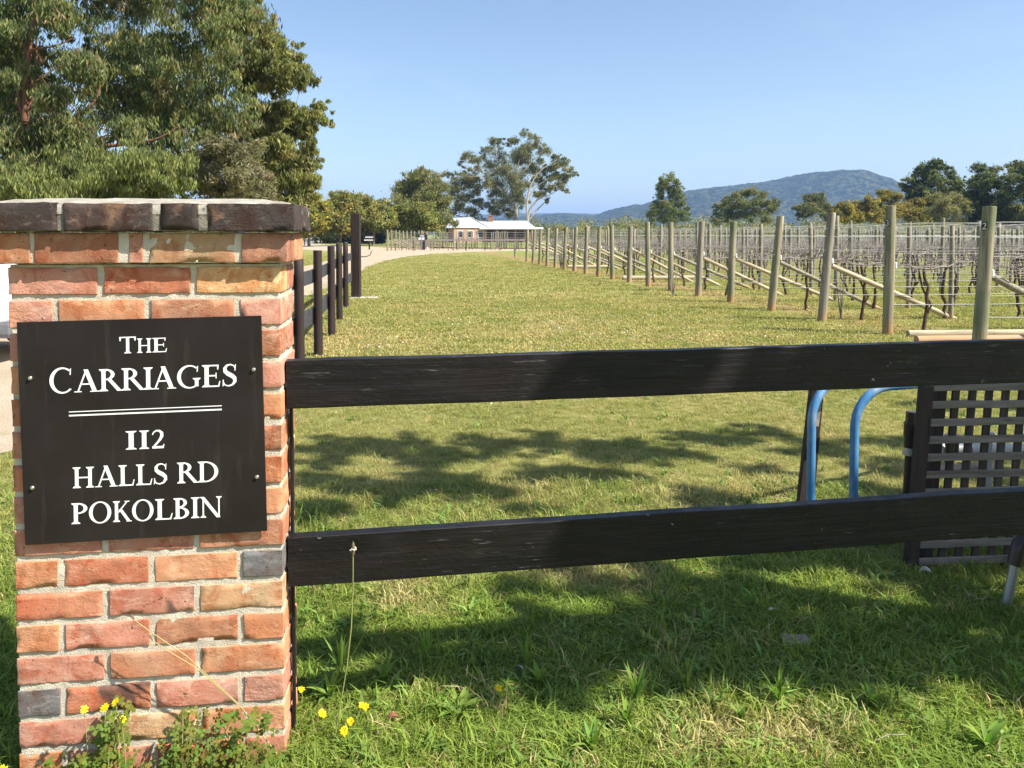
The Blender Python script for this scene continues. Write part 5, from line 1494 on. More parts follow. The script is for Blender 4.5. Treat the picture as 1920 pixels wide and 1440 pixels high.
add_limbs('big spreading gum tree', 166.5, [([(967, 420), (968, 392), (960, 352), (972, 305), (990, 262)], .34, .07), ([(967, 396), (944, 362), (918, 336), (884, 300)], .24, .06), ([(962, 352), (936, 318), (930, 280)], .16, .05), ([(964, 340), (990, 312), (1014, 285)], .17, .05), ([(968, 390), (950, 380), (930, 372)], .12, .05)], PALEBARK)
# golden wattles and scrub in front of the dark trees
wat = [(1580, [(1575, 390, 9), (1590, 388, 10), (1585, 404, 13), (1570, 408, 10)], 'low golden wattle bush nearest the dark round gum'),
       (1622, [(1612, 385, 10), (1632, 382, 11), (1622, 400, 15), (1605, 408, 12), (1640, 406, 12)], 'rounded golden wattle bush below the hill slope'),
       (1668, [(1658, 372, 11), (1675, 368, 11), (1652, 392, 13), (1676, 392, 15), (1665, 410, 14)], 'taller golden wattle bush behind the post numbered 3'),
       (1712, [(1698, 388, 11), (1716, 382, 12), (1706, 404, 14), (1726, 404, 12)], 'orange tinted wattle bush at the foot of the tall dark tree')]
for i, (px, it, lb_) in enumerate(wat):
    small('wattle_bush', lb_, px, 440, 124 + 3 * i, it, 20520, (.30, .14), WATT, BARK, 60 + i, .8, .12, 1.2, .2, fill=.5, group='wattle bushes beyond the vineyard')
small('bare_shrub', 'pale twiggy shrub with half bare branches before the dark trees', 1775, 440, 118, [(1745, 370, 10), (1760, 378, 13), (1785, 372, 12), (1775, 395, 16), (1750, 398, 14), (1800, 392, 14), (1765, 412, 14), (1795, 412, 14), (1810, 380, 8)], 16672, (.26, .09), GREY + WATT[:1], PALEBARK, 66, .8, .12, 1.5, .1, rmin=.02)
small('she_oak_tree', 'tall dark green tree rising at the right end of the hill', 1748, 440, 136,
      [(1752, 306, 10), (1738, 316, 11), (1765, 314, 11), (1720, 326, 10), (1750, 326, 13), (1780, 326, 10), (1705, 338, 10), (1730, 342, 13), (1762, 342, 15), (1792, 340, 10), (1700, 356, 10), (1722, 360, 14), (1750, 362, 16), (1782, 358, 14), (1802, 356, 10), (1712, 378, 14), (1745, 384, 16), (1778, 380, 16), (1805, 378, 12), (1694, 350, 6)], 43605, (.34, .15), DARK + GUM[:2], BARK, 67, 2.5, .3, 2.5, .1)
small('she_oak_tree', 'dark green tree with ragged top at the right edge of the vineyard view', 1850, 440, 122,
      [(1835, 318, 11), (1850, 328, 13), (1865, 318, 11), (1822, 338, 12), (1845, 348, 16), (1870, 342, 14), (1825, 362, 15), (1852, 372, 18), (1880, 366, 15), (1818, 388, 14), (1845, 398, 18), (1875, 395, 18), (1825, 412, 16), (1860, 416, 16), (1885, 412, 12)], 43605, (.30, .13), DARK + OLIV[2:3], BARK, 68, 2.0, .3, 2.5, .1)
small('she_oak_tree', 'dark olive tree cut off by the picture edge beyond the vineyard', 1925, 440, 116,
      [(1900, 312, 10), (1918, 308, 12), (1935, 318, 14), (1895, 332, 13), (1918, 340, 16), (1945, 345, 18), (1900, 362, 16), (1930, 370, 18), (1960, 360, 18), (1895, 390, 16), (1925, 400, 18), (1960, 395, 20), (1905, 414, 16), (1950, 415, 18), (1985, 380, 20), (1990, 410, 18), (1975, 335, 14)], 48735, (.30, .13), DARK + OLIV[2:3] + WATT[2:3], BARK, 69, 2.0, .3, 2.5, .1)
# low scrub along the horizon: one mass
g_ = random.Random(9)
scr = []
for i in range(520):
    px = g_.uniform(-300, 2600); Y = g_.uniform(190, 280)
    p = P(px, 440, Y); hgt = g_.uniform(2.0, 4.3) if px > 1170 else g_.uniform(1.8, 3.3)
    if 560 < px < 985: hgt *= .75
    scr.append((p.x, Y, hgt * .7, hgt * g_.uniform(.9, 1.3)))
me, T = foliage(scr, 170000, (.6, .3), OLIV + GREY + DULL, .2, 77, .4, .8, .5)
tag(put('far_scrub', me, LEAF), 'low olive and brown scrub along the far side of the vineyard', 'scrub', kind='stuff')
hd = [(P(px, 440, 124).x + g_.uniform(-.5, .5), 124 + g_.uniform(-.8, .8), z, 1.0) for px in range(596, 724, 8) for z in (.7, 1.7)]  # dark leaves added to stand for the shade beneath the yellow trees
me, T = foliage(hd, 16000, (.3, .16), DARK, .2, 78, .4, .9, .6)
o = put('shade_foliage', me, LEAF); tag(o, 'dark leaf mass added as the shade under the yellow trees', 'shade_foliage')

# trees outside the view on the right whose crowns throw the dappled shade across the lawn
def shade_clumps(items, seed):
    g = random.Random(seed); out = []
    for (px, py, r, hgt) in items:
        q = G(px, py); k = hgt / to_sun.z
        out.append((q.x + to_sun.x * k, q.y + to_sun.y * k, hgt, r))
    return out
S1 = [(620, 845, .34, 6.6), (720, 835, .30, 6.3), (820, 850, .32, 6.9), (930, 835, .32, 6.4), (1030, 830, .34, 6.9), (1120, 845, .34, 6.2), (1230, 850, .30, 6.7), (680, 920, .30, 5.9), (800, 905, .28, 6.2), (610, 900, .25, 6.0), (900, 925, .24, 5.7), (1020, 890, .26, 6.0),
      (1150, 890, .22, 5.8), (1340, 825, .30, 6.3), (1450, 815, .26, 6.6), (1560, 850, .30, 6.0), (1660, 830, .28, 6.4), (1640, 930, .26, 5.6), (1330, 940, .22, 5.5), (1760, 880, .34, 6.0), (1860, 850, .34, 6.4), (1880, 950, .3, 5.6), (580, 960, .2, 5.6), (1440, 880, .18, 5.8), (1740, 760, .22, 6.8), (1880, 760, .26, 7.0), (960, 960, .15, 5.6)]
S2 = [(620, 1225, .16, 4.6), (700, 1215, .15, 4.4), (780, 1230, .14, 4.7), (860, 1265, .16, 4.3), (960, 1270, .17, 4.6), (1060, 1275, .17, 4.2), (1160, 1250, .18, 4.5), (1240, 1200, .20, 4.8), (1330, 1240, .22, 4.2), (1450, 1200, .20, 4.6), (1560, 1250, .24, 4.3), (1650, 1210, .24, 4.8), (1760, 1240, .26, 4.2), (1880, 1260, .26, 4.5), (1900, 1170, .26, 4.9), (1350, 1140, .2, 5.0), (1250, 1085, .2, 5.0), (1120, 1100, .2, 5.3), (1400, 1060, .2, 5.2), (1550, 1050, .22, 5.0), (1680, 1080, .24, 5.2), (1820, 1060, .26, 5.0), (960, 1110, .14, 5.3),
      (1700, 990, .26, 5.4), (1830, 990, .26, 5.6), (1560, 985, .18, 5.5)]
S1 = [(a, b, r * .72, h) for a, b, r, h in S1]; S2 = [(a, b, r * .78, h) for a, b, r, h in S2]
c1, c2 = shade_clumps(S1, 1), shade_clumps(S2, 2)
def centre(c): return (sum(q[0] for q in c) / len(c), sum(q[1] for q in c) / len(c))
g3 = random.Random(33)
for (x, y, z) in [(1.72, 3.4, .55), (1.95, 3.4, .35), (2.2, 3.45, .6), (2.05, 3.42, .7), (2.3, 3.45, .3), (1.8, 3.4, .2), (1.85, 3.42, .72), (2.4, 3.45, .5), (1.25, 2.55, .95), (1.5, 2.6, 1.0), (1.7, 2.64, .92), (1.35, 2.57, .5), (1.6, 2.62, .48), (1.8, 2.65, .55), (1.0, 2.5, .47), (.95, 2.5, .98)]:
    hh = g3.uniform(4.4, 6.0); k_ = (hh - z) / to_sun.z
    c2.append((x + to_sun.x * k_, y + to_sun.y * k_, hh, .17))
m1, m2 = centre(c1), centre(c2)
tree('shade_tree', 'tall roadside eucalyptus shading the lawn behind the rails', (m1[0] + 2.4, m1[1] + .2), .16, 4.0, c1, 48000, (.12, .035), GUM, BARK, 81, .5, .3, None, (-1.2, 0), .9, .8, .010)
tree('shade_tree', 'low roadside eucalyptus shading the verge in front of the rails', (m2[0] + 2.0, m2[1] - .6), .12, 3.0, c2, 64000, (.10, .032), GUM, BARK, 82, .5, .3, None, (-.9, .2), .9, .8, .008)
# ------------------------------------------------------------------ grass: blades instanced on points, one mass
src = bpy.data.collections.new('grass_blades_source')
def tuft(seed, n, rad, h, wdt, lean, tip=(1.0, 1.0, 1.0), dry=.08):
    g = np.random.default_rng(seed); V, C, T3 = [], [], []
    quads, cols = [], []
    for i in range(n):
        a = g.uniform(0, 6.283); rr = rad * math.sqrt(g.random()); b = np.array([math.cos(a) * rr, math.sin(a) * rr, -.004])
        hh = h * g.uniform(.45, 1.25); ww = wdt * g.uniform(.6, 1.3); da = g.uniform(0, 6.283); ln = lean * g.uniform(.2, 1.5) * hh
        d = np.array([math.cos(da), math.sin(da), 0]); wv = np.array([-d[1], d[0], 0]) * ww / 2
        if g.random() < .5: wv = np.array([1, 0, 0]) * ww / 2
        m = b + d * ln * .35 + np.array([0, 0, hh * .6]); t = b + d * ln + np.array([0, 0, hh * (1 - .25 * lean)])
        c = np.array([1, 1, 1]) * g.uniform(.65, 1.3)
        if g.random() < dry: c = c * np.array([1.6, 1.25, 1.35])
        quads.append([b - wv * .7, b + wv * .7, m + wv, m - wv]); cols.append(c)
        quads.append([m - wv, m + wv, t + wv * .12, t - wv * .12]); cols.append(c * 1.08)
    me = mesh_quads('tuft', np.array(quads), np.array(cols)); me.materials.append(GRASSM)
    o = bpy.data.objects.new('tuft', me); src.objects.link(o); return o
tuft_specs = []
for i in range(5): tuft(900 + i, 46, .055, .034, .0026, 1.1)             # 0-4 short turf
for i in range(3): tuft(910 + i, 18, .05, .072, .0036, .8, dry=.06)    # 5-7 taller grass
for i in range(3): tuft(920 + i, 7, .035, .065, .011, .9, dry=.03)    # 8-10 broad leaves (plantain)
for i in range(3): tuft(930 + i, 26, .14, .036, .010, 1.2)              # 11-13 coarse, for the far lawn
# alphabetical order of the collection decides the pick index, so give the sources sortable data names
for i, o in enumerate(src.objects): o.name = 'tuft.%03d' % i
def vnoise(x, y, s, seed):
    return np.array([noise.noise(Vector((a * s, b * s, seed))) for a, b in zip(x, y)])
def scatter(y0, y1, dens, seed, pad=2.4):
    g = np.random.default_rng(seed)
    wmax = .66 * y1 + pad
    n = int(dens * 2 * wmax * (y1 - y0))
    x = g.uniform(-wmax, wmax, n); y = g.uniform(y0, y1, n)
    k = np.abs(x) < .66 * y + pad
    x, y = x[k], y[k]
    k = ~inside_drive(x, y)
    x, y = x[k], y[k]
    # keep out of the pillar
    u = (x - PO.x) * PU.x + (y - PO.y) * PU.y; v = (x - PO.x) * PV.x + (y - PO.y) * PV.y
    k = ~((u > -.01) & (u < PW + .01) & (v > -.01) & (v < PD + .01))
    return x[k], y[k], g
PX, PY, PK_, PS, PT = [], [], [], [], []
DRY = [(G(a, b).x, G(a, b).y, r_, k_) for a, b, r_, k_ in ((1400, 1375, .2, .4), (1560, 1390, .25, .35), (1250, 1420, .2, .3), (1700, 1120, .25, .5), (1130, 1095, .3, .55), (760, 1140, .3, .4), (1520, 1330, .15, .35), (900, 740, 1.0, .4), (1300, 760, 1.0, .4), (660, 640, 2.0, .3), (1150, 640, 2.5, .35), (1330, 560, 3, .3))]
for (y0, y1, dens, seed) in ((1.75, 4.6, 1450, 1), (4.6, 9.0, 520, 2), (9.0, 18.0, 110, 3), (18.0, 62.0, 30, 4)):
    x, y, g = scatter(y0, y1, dens, seed)
    if y0 >= 18:
        kf = g.random(len(x)) < np.clip(1.1 - (y - 18) / 40, 0.03, 1); x, y = x[kf], y[kf]
    n = len(x)
    n1 = vnoise(x, y, .55, 3.1); n2 = vnoise(x, y, 2.1, 8.7); n3 = vnoise(x, y, 6.5, 1.3)
    lush = np.clip(1.1 - (y - 2.2) / 2.2 + .35 * n1, 0, 1)                       # the verge is longer and greener than the mown lawn
    dryness = np.clip(.24 + .11 * np.clip((y - 2.8) / 3.2, 0, 1) + .55 * n1 + .45 * n2 + .25 * n3 - .25 * lush, 0, 1)
    for (a_, b_, r_, k_d) in DRY:                                     # worn brown patches
        dryness = np.clip(dryness + k_d * np.exp(-((x - a_) ** 2 + ((y - b_) * 1.6) ** 2) / r_ ** 2) * (1 + n3), 0, 1)
    pick = g.integers(0, 5, n)
    if y0 < 5:
        tall = (g.random(n) < (.10 + .30 * lush * np.clip(.4 + n2 * 1.6, 0, 1)))
        pick = np.where(tall, g.integers(5, 8, n), pick)
        br = g.random(n) < .10 * lush * np.clip(.5 + 2 * n3, 0, 1) + .01
        pick = np.where(br, g.integers(8, 11, n), pick)
    if y0 >= 9: pick = g.integers(11, 14, n)
    u_p = (x - PO.x) * PU.x + (y - PO.y) * PU.y; v_p = (x - PO.x) * PV.x + (y - PO.y) * PV.y
    s = g.uniform(.7, 1.25, n) * (np.where(pick < 5, .85 + .35 * lush, 1.0))
    s *= np.where((y0 > 4) & (y0 < 9), .8, 1.0)
    near_p = (v_p > -.16) & (v_p < .05) & (u_p > -.1) & (u_p < PW + .02); s = np.where(near_p, s * .55, s)
    if y0 >= 18: s *= 1.3
    green = np.array([.15, .24, .035]); lime = np.array([.275, .335, .065]); olive = np.array([.35, .32, .125]); straw = np.array([.52, .42, .21])
    lk = np.clip(lush * 1.3, 0, 1)[:, None]; t = (lime * .55 + green * .45) * lk + (lime * .28 + olive * .72) * (1 - lk)
    gk = (np.clip(-n2, 0, .6) * (1.0 if y0 < 4.6 else .5))[:, None]; t = t * (1 - gk) + green * gk
    d = np.clip((dryness - .35) * 1.6, 0, .9)[:, None]
    t = t * (1 - d) + (straw * .6 + olive * .4) * d
    sd_ = (g.random(n) < (.05 + .05 * np.clip((y - 2.8) / 3.2, 0, 1) + .22 * d[:, 0]) * (1.0 if y0 < 4.6 else .55 if y0 < 9 else .2))
    t[sd_] = straw * g.uniform(.7, 1.1, (sd_.sum(), 1))
    br = (pick >= 8) & (pick < 11); t[br] = np.array([.15, .24, .05]) * g.uniform(.8, 1.3, (br.sum(), 1))
    t *= g.uniform(.8, 1.2, (n, 1)) if y0 < 4.6 else g.uniform(.9, 1.1, (n, 1))
    # bare earth by the end posts
    dd = x - 7.25 - ROWB * y
    k = (g.random(n) > np.where((dd > -.3) & (dd < 1.9) & (y > 8.5), .6, 0))
    # thin patches
    if y0 < 9: k &= g.random(n) > np.clip((dryness - .62) * 1.6, 0, .6)
    PX.append(x[k]); PY.append(y[k]); PK_.append(pick[k]); PS.append(s[k]); PT.append(t[k])
PX, PY, PK_, PS, PT = map(np.concatenate, (PX, PY, PK_, PS, PT))
npt = len(PX)
me = bpy.data.meshes.new('grass')
me.vertices.add(npt)
co = np.zeros((npt, 3), np.float32); co[:, 0] = PX; co[:, 1] = PY
me.vertices.foreach_set('co', co.ravel())
def attr(name, typ, arr, key):
    a = me.attributes.new(name, typ, 'POINT'); a.data.foreach_set(key, np.ascontiguousarray(arr).ravel())
attr('pick', 'INT', PK_.astype(np.int32), 'value')
attr('size', 'FLOAT', PS.astype(np.float32), 'value')
rot = np.zeros((npt, 3), np.float32); rot[:, 2] = rng.uniform(0, 6.283, npt); rot[:, :2] = rng.normal(0, .08, (npt, 2))
attr('turn', 'FLOAT_VECTOR', rot, 'vector')
c4 = np.ones((npt, 4), np.float32); c4[:, :3] = np.clip(PT, .005, .7)
attr('tint', 'FLOAT_COLOR', c4, 'color')
go = bpy.data.objects.new('grass', me); col.objects.link(go)
tag(go, 'short mown lawn grass and longer weedy verge grass', 'grass', kind='stuff')
ng = bpy.data.node_groups.new('grass_blades', 'GeometryNodeTree')
ng.interface.new_socket('Geometry', in_out='INPUT', socket_type='NodeSocketGeometry'); ng.interface.new_socket('Geometry', in_out='OUTPUT', socket_type='NodeSocketGeometry')
gi = ng.nodes.new('NodeGroupInput'); gu = ng.nodes.new('NodeGroupOutput')
ci = ng.nodes.new('GeometryNodeCollectionInfo'); ci.inputs['Collection'].default_value = src; ci.inputs['Separate Children'].default_value = True; ci.inputs['Reset Children'].default_value = True
ip = ng.nodes.new('GeometryNodeInstanceOnPoints'); ip.inputs['Pick Instance'].default_value = True
def na(name, typ):
    x = ng.nodes.new('GeometryNodeInputNamedAttribute'); x.data_type = typ; x.inputs['Name'].default_value = name; return [o for o in x.outputs if o.enabled and o.name == 'Attribute'][0]
er = ng.nodes.new('FunctionNodeEulerToRotation')
L_ = ng.links
L_.new(gi.outputs[0], ip.inputs['Points']); L_.new(ci.outputs[0], ip.inputs['Instance'])
L_.new(na('pick', 'INT'), ip.inputs['Instance Index']); L_.new(na('size', 'FLOAT'), ip.inputs['Scale'])
L_.new(na('turn', 'FLOAT_VECTOR'), er.inputs[0]); L_.new(er.outputs[0], ip.inputs['Rotation'])
L_.new(ip.outputs[0], gu.inputs[0])
md = go.modifiers.new('grass_blades', 'NODES'); md.node_group = ng

# ------------------------------------------------------------------ single weeds one can point at
wr_ = random.Random(44)
def leafmesh(L, W, seed, fold=.25, curl=.5):
    r = random.Random(seed); n = 5; V, Fc = [], []
    for i in range(n + 1):
        k = i / n; w_ = W / 2 * (math.sin(math.pi * min(1, .08 + k * .93)) ** .8) + .0006
        y = L * k; z = L * (.55 * k - curl * k * k) + .01
        V += [(-w_, y, z + w_ * fold), (0, y, z), (w_, y, z + w_ * fold)]
    for i in range(n):
        for q in range(2):
            a = i * 3 + q; Fc.append((a, a + 1, a + 4, a + 3))
    me = bpy.data.meshes.new('leaf'); me.from_pydata(V, [], Fc)
    at = me.attributes.new('tint', 'FLOAT_COLOR', 'FACE')
    c = [r.uniform(.16, .23), r.uniform(.25, .32), r.uniform(.045, .07), 1]
    for i in range(len(Fc)): at.data[i].color = c
    me.polygons.foreach_set('use_smooth', [True] * len(me.polygons)); me.materials.append(HERB); me.update()
    return me
LM = [leafmesh(wr_.uniform(.075, .13), wr_.uniform(.013, .022), i, .25, wr_.uniform(.15, .5)) for i in range(8)]
def plantain(px, py, label, s=1.0, n=9, up=0.0):
    b = G(px, py)
    t = thing('plantain_weed', label, 'weed', b, 'plantain weeds in the verge grass', wr_.uniform(0, 6.28)); t.scale = (s * .8, s * .8, s * wr_.uniform(.75, .95))
    for i in range(n):
        o = put('leaf', LM[wr_.randrange(8)], None, t, world=False)
        o.rotation_euler = (wr_.uniform(.05, .5) + up, 0, i * 6.283 / n + wr_.uniform(-.3, .3))
    return t
plantain(1175, 1375, 'tall upright plantain weed in the sunny verge right of centre', 1.05, 9, .5)
LM2 = [leafmesh(wr_.uniform(.10, .16), wr_.uniform(.011, .017), 60 + i, .3, wr_.uniform(.05, .25)) for i in range(8)]
def upright(px, py, label, n=13, s=1.0):
    global LM
    keep = LM; LM = LM2
    plantain(px, py, label, s, n, .62)
    LM = keep
upright(1190, 1330, 'tallest upright clump of plantain leaves, right of centre in the sunny verge', 16, 1.1)
upright(1290, 1310, 'upright plantain clump just beyond the tallest one', 12)
upright(990, 1262, 'upright plantain leaves standing in the long shadow', 11)
upright(640, 1275, 'upright plantain leaves at the foot of the flowering stalk', 12)
upright(1460, 1330, 'upright plantain clump at the lower edge of the big shade', 11)
upright(800, 1255, 'narrow upright plantain leaves in the shadow left of centre', 9)
plantain(1390, 1370, 'upright plantain clump in the dry patch of the verge', 1.0, 7, .6)
plantain(1635, 1340, 'plantain weed with two long leaves at the edge of the shade', 1.0, 8, .6)
plantain(860, 1345, 'flat plantain rosette left of centre in the foreground', 1.15, 11)
plantain(1010, 1290, 'plantain weed at the lower edge of the long shadow', .95, 9, .4)
plantain(620, 1320, 'plantain weed among the yellow flowers beside the pillar', 1.15, 9, .3)
plantain(720, 1285, 'plantain weed in front of the tall flower stalk', 1.0, 8, .3)
plantain(1110, 1415, 'plantain rosette at the very bottom of the verge', 1.1, 9, .2)
plantain(1850, 1410, 'dark plantain rosette at the bottom corner of the verge', 1.2, 10, .2)
# tall flower stalks
def stalk(px, py, tip, label, rad=.0016, head=True, c=None):
    b = G(px, py); e = P(tip[0], tip[1], b.y + tip[2]); d = e - b
    t = thing('plantain_stalk', label, 'flower stalk', b, None)
    pts = [b + Vector((0, 0, -.02))] + [b + d * k + Vector((-.02 * math.sin(k * 3.14) * (1 if d.x > 0 else -1) * -1, 0, .015 * math.sin(k * 3.14))) for k in (.2, .4, .6, .8, 1.0)]
    put('stem', MB().tube(pts, [rad * 1.1, rad, rad, rad, rad * .9, rad * .8], 6).mesh('stem', True), STEM, t)
    if head:
        u = (pts[-1] - pts[-2]).normalized()
        put('head', MB().tube([e - u * .004, e + u * .004, e + u * .018, e + u * .032, e + u * .038], [.002, .0045, .0055, .0035, .0008], 8).mesh('head', True), SEEDH, t)
        if c:
            mb = MB()
            for i in range(14):
                a = i * .45; q = e + u * .016 + Vector((math.cos(a) * .009, math.sin(a) * .009, wr_.uniform(-.004, .004))); mb.tube([e + u * .014, q], [.0006, .0016], 4)
            put('anthers', mb.mesh('anthers'), WHITEP, t)
    return t
STEM = plain('green_stem', (.25, .27, .085), .6, var=.2); SEEDH = plain('brown_seed_head', (.15, .115, .065), .9, var=.4, scale=120)
STEMB = plain('straw_stem', (.36, .30, .12), .7, var=.2)
stalk(622, 1402, (662, 1040, -.03), 'tall green plantain stalk with a flowering head before the lower rail', .0019, True, 'w')
stalk(640, 1262, (722, 1095, .0), 'thin leaning stalk reaching up to the lower rail beside the flowering one', .0013, False)
stalk(1034, 1290, (1040, 1215, 0), 'short pale seed stalk standing in the long shadow', .0014)
stalk(1240, 1270, (1245, 1190, 0), 'bent brown seed stalk in the shaded verge right of centre', .0014)
stalk(1258, 1265, (1300, 1160, 0), 'upright seed stalk beside the bent one in the shade', .0014)
stalk(578, 1240, (588, 1104, 0.03), 'thin stalk with brown head below the end of the lower rail', .0011)
# two straw stems crossing the brickwork
for tip, lab in (((266, 1142), 'straw coloured stem leaning across the bricks with a dry tip'), ((300, 1180), 'second straw stem leaning lower across the bricks')):
    u, z = pil_uv(530, 1372); a = pil(u, -.05, max(.01, z)); u, z = pil_uv(*tip); e = pil(u, -.06, z)
    t = thing('dry_grass_stem', lab, 'grass stem', a)
    put('stem', MB().tube([a + Vector((0, 0, -.04)), a.lerp(e, .3) + Vector((0, 0, .012)), a.lerp(e, .65) + Vector((0, 0, .022)), a.lerp(e, .9) + Vector((0, 0, .004)), e], [.0014, .0013, .0012, .0011, .0010], 6).mesh('stem', True), STEMB, t)
    put('tip', MB().tube([e, e + Vector((-.006, 0, .010)), e + Vector((-.007, 0, .016))], [.0015, .0032, .0008], 6).mesh('tip', True), SEEDH, t)
# leafy clover like weeds climbing at the foot of the pillar
def creeper(items, label, seed, stems):
    g = random.Random(seed)
    b = pil(.3, -.08, 0)
    t = thing('creeping_weed', label, 'weed', b)
    Q, C = [], []
    for (px, py, rad, n) in items:
        for i in range(n):
            x = px + g.gauss(0, rad * .5); y = py + g.gauss(0, rad * .5)
            u, z = pil_uv(x, y); v = -g.uniform(.015, .11)
            c0 = pil(u, v, max(.012, z)); s = g.uniform(.0055, .0105)
            nrm = Vector((g.uniform(-.3, .7), -1 + g.uniform(-.2, .5), g.uniform(.1, 1.2))).normalized()
            ta = nrm.cross(Vector((0, 0, 1))).normalized(); tb = nrm.cross(ta)
            cc = [g.uniform(.10, .19), g.uniform(.14, .22), g.uniform(.025, .045)]
            a0 = g.uniform(0, 6.28)
            for k in range(3):                       # three leaflets
                a = a0 + k * 2.094; d = ta * math.cos(a) + tb * math.sin(a); e = ta * -math.sin(a) + tb * math.cos(a)
                q = c0 + d * s * .95
                Q.append([q - d * s * .95, q + e * s * .72 + nrm * s * .1, q + d * s * .75, q - e * s * .72 + nrm * s * .1]); C.append(cc)
    me = mesh_quads('leaves', np.array([[tuple(p) for p in q] for q in Q]), np.array(C))
    put('leaves', me, HERB, t)
    mb = MB()
    for (p0, p1) in stems:
        u, z = pil_uv(*p0); a = pil(u, -.07, max(-.02, z)); u, z = pil_uv(*p1); e = pil(u, -.035, z)
        mb.tube([a, a.lerp(e, .5) + Vector((g.uniform(-.01, .01), -.01, .0)), e], [.0018, .0014, .001], 5)
    put('stems', mb.mesh('stems', True), STEM, t)
    return t
creeper([(215, 1340, 20, 16), (228, 1365, 22, 22), (205, 1385, 28, 34), (250, 1325, 16, 9), (255, 1308, 9, 6), (228, 1305, 8, 5), (190, 1410, 34, 46), (240, 1410, 30, 40), (160, 1425, 26, 34), (110, 1435, 24, 26)], 'leafy green weed climbing the lower left of the pillar', 5, [((200, 1440), (232, 1300)), ((220, 1430), (255, 1300)), ((180, 1440), (205, 1360))])
creeper([(350, 1330, 16, 12), (385, 1322, 16, 14), (420, 1335, 14, 12), (445, 1318, 9, 6), (360, 1370, 28, 34), (330, 1400, 30, 40), (400, 1390, 34, 44), (450, 1375, 24, 24), (480, 1330, 20, 14), (510, 1320, 12, 8), (500, 1390, 30, 40), (450, 1415, 34, 50), (380, 1425, 34, 46), (320, 1430, 28, 36)], 'tangled leafy weed spreading along the lower right of the pillar', 6, [((360, 1440), (350, 1330)), ((400, 1440), (445, 1318)), ((460, 1440), (510, 1315)), ((480, 1430), (420, 1335))])
# yellow flowers
def petal_head(s):
    g = random.Random(int(s * 1e5)); Q, C = [], []
    for ring, (rr, el) in enumerate(((1.0, .15), (.7, .5), (.4, .9))):
        for i in range(10 - 2 * ring):
            a = i * 6.283 / (10 - 2 * ring) + g.uniform(-.2, .2)
            d = Vector((math.cos(a) * math.cos(el), math.sin(a) * math.cos(el), math.sin(el))); e = Vector((-math.sin(a), math.cos(a), 0))
            L = s * rr * g.uniform(.85, 1.15)
            Q.append([(0, 0, .001), tuple(d * L * .7 + e * L * .2), tuple(d * L), tuple(d * L * .7 - e * L * .2)]); C.append((g.uniform(.75, .85), g.uniform(.52, .62), .012))
    me = mesh_quads('petals', np.array(Q), np.array(C)); me.materials.append(PETAL); return me
PETAL = mat_leaf('flower_petal', .2, .5, .2)
PH = [petal_head(.013), petal_head(.0145), petal_head(.011)]
def flower(p, foot, label, k=0):
    p = Vector(p); f_ = Vector(foot)
    t = thing('yellow_flower', label, 'flower', f_, 'yellow dandelion like flowers')
    o = put('petals', PH[k % 3], None, t, world=False); o.location = p - f_; o.rotation_euler = (wr_.uniform(.3, .9), wr_.uniform(-.3, .3), wr_.uniform(-.6, .6))
    put('stem', MB().tube([f_ + Vector((0, 0, -.02)), f_.lerp(p, .5) + Vector((.004, 0, 0)), p], [.0013, .0011, .001], 5).mesh('stem', True), STEM, t)
for i, (px, py, lab) in enumerate(((565, 1292, 'yellow flower touching the lower corner of the pillar'), (604, 1338, 'yellow flower lowest but one in the patch beside the pillar'), (686, 1325, 'yellow flower farthest from the pillar in the patch'),
                                    (657, 1352, 'yellow flower between its neighbours in the patch beside the pillar'), (645, 1371, 'lowest yellow flower in the patch beside the pillar'), (678, 1322, 'small yellow flower overlapping the one farthest from the pillar'), (935, 1290, 'lone small yellow flower low in the long shadow'))):
    q = G(px, py + 34)
    h = P(px, py, q.y)
    flower(h, q, lab, i)
for i, (px, py, lab) in enumerate(((235, 1288, 'yellow flower on top of the weed climbing the bricks'), (215, 1299, 'tiny yellow bloom beside the topmost weed flower'), (178, 1301, 'thin yellow bud before the grey brick'), (246, 1320, 'small yellow flower inside the leafy weed on the bricks'), (30, 1412, 'orange yellow flower pair at the bottom left corner of the pillar'), (14, 1418, 'orange yellow flower beside the lower left pillar edge'))):
    u, z = pil_uv(px, py)
    p = pil(u, -.07, max(.02, z)); q = pil(u + .01, -.08, 0)
    flower(p, q, lab, i)
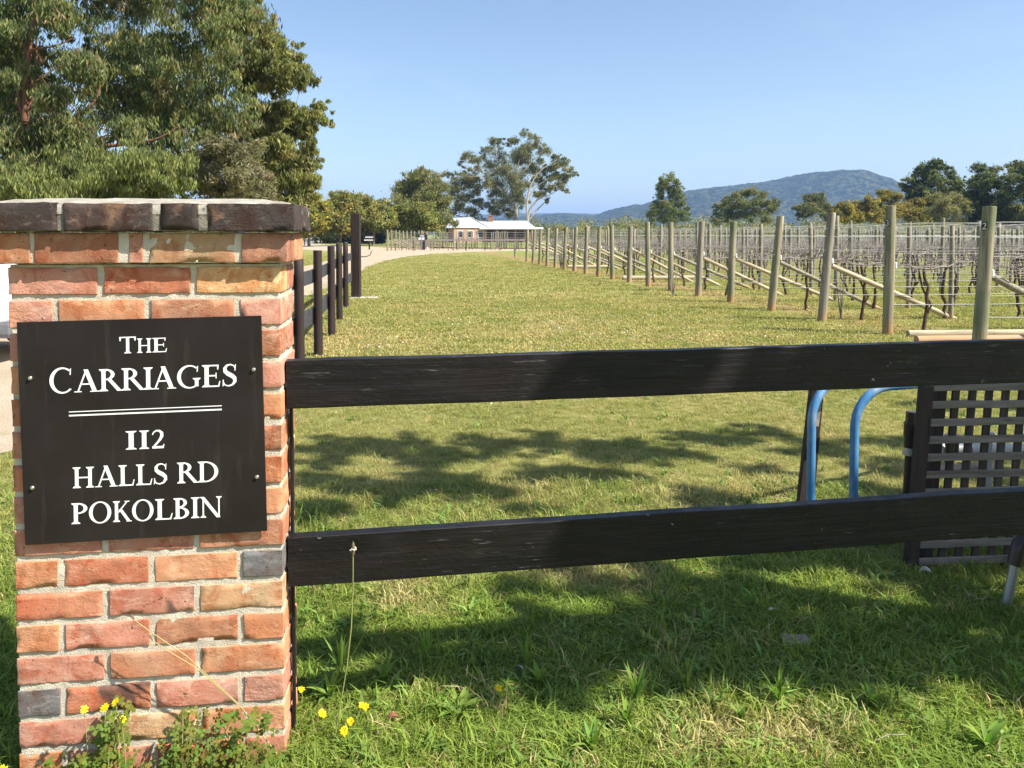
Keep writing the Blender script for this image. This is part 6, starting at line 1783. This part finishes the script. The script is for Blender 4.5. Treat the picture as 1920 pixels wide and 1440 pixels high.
# stones and fallen leaves
st = lump((.10, .07, .05), 66, .012, .004, .012, .6); st.name = 'stone'
q = G(1492, 1212); o = put('stone', st, plain('pinkish_stone', (.30, .22, .18), .9, .1, 0, .25, 20, .4)); o.location = (q.x, q.y, .010); tag(o, 'flat pinkish stone lying in the shaded grass', 'stone')
def fallen(px, py, label, c, s=.035, z=.03):
    q = G(px, py); r = random.Random(int(px)); n = 5; V, Fc = [], []
    for i in range(n + 1):
        k = i / n; w_ = s * .28 * math.sin(math.pi * (.06 + .9 * k))
        V += [(-w_, s * k, .012 * math.sin(k * 3.1)), (w_, s * k, .012 * math.sin(k * 3.1) + .008)]
    for i in range(n): Fc.append((2 * i, 2 * i + 1, 2 * i + 3, 2 * i + 2))
    me = bpy.data.meshes.new('fallen_leaf'); me.from_pydata(V, [], Fc); me.update()
    bm = bmesh.new(); bm.from_mesh(me); bmesh.ops.solidify(bm, geom=bm.faces[:], thickness=.0012); bm.to_mesh(me); bm.free()
    o = put('fallen_leaf', me, plain('dry_leaf_' + label.split()[0], c, .8)); o.location = (q.x, q.y, z); o.rotation_euler = (r.uniform(-.4, .4), r.uniform(-.3, .3), r.uniform(0, 6))
    tag(o, label, 'leaf', None)
fallen(748, 1362, 'brown dead leaf lying in the grass beside the yellow flowers', (.20, .09, .045))
fallen(965, 1268, 'grey curled dead leaf in the long shadow', (.36, .33, .32), .04)
fallen(1440, 1162, 'whitish dead leaf in the shaded verge', (.55, .52, .5), .04)
fallen(1746, 1085, 'pale dead leaf below the lattice screen', (.5, .42, .36), .045)
q0, q1 = G(1632, 1414), G(1695, 1400)
tw = put('twig', MB().tube([q0 + Vector((0, 0, .03)), q0.lerp(q1, .5) + Vector((0, 0, .045)), q1 + Vector((0, 0, .035))], [.0018, .0022, .0014], 6).mesh('twig', True), plain('grey_twig', (.24, .20, .16), .9)); tag(tw, 'pale bent twig on the grass near the bottom edge', 'twig')

# specks of clover and cat's ear flowers in the mown lawn: one mass
fg = np.random.default_rng(12); Q, C = [], []
for (px, py, sp, n, colr) in ((1150, 615, 130, 150, (.62, .62, .55)), (1000, 590, 160, 60, (.6, .6, .52)), (820, 640, 120, 60, (.6, .62, .55)), (1500, 640, 120, 50, (.6, .6, .5)), (900, 560, 200, 30, (.6, .45, .05)), (1250, 640, 160, 25, (.6, .45, .05)), (1750, 590, 120, 40, (.6, .45, .05))):
    c = G(px, py)
    for i in range(n):
        x = c.x + fg.normal() * sp / F * c.y; y = c.y + fg.normal() * c.y * .13
        r_ = fg.uniform(.008, .016); z = fg.uniform(.03, .05)
        for k in range(2):
            a = fg.uniform(0, 6.28); d = np.array([math.cos(a), math.sin(a), .2]) * r_; e = np.array([-math.sin(a) * .6, math.cos(a) * .6, .8]) * r_; p = np.array([x, y, z])
            Q.append([p - d, p + e * .6, p + d, p - e * .6]); C.append(colr)
me = mesh_quads('lawn_flowers', np.array(Q), np.array(C))
tag(put('lawn_flowers', me, PETAL), 'tiny pale clover and yellow flowers scattered in the lawn', 'flowers', kind='stuff')
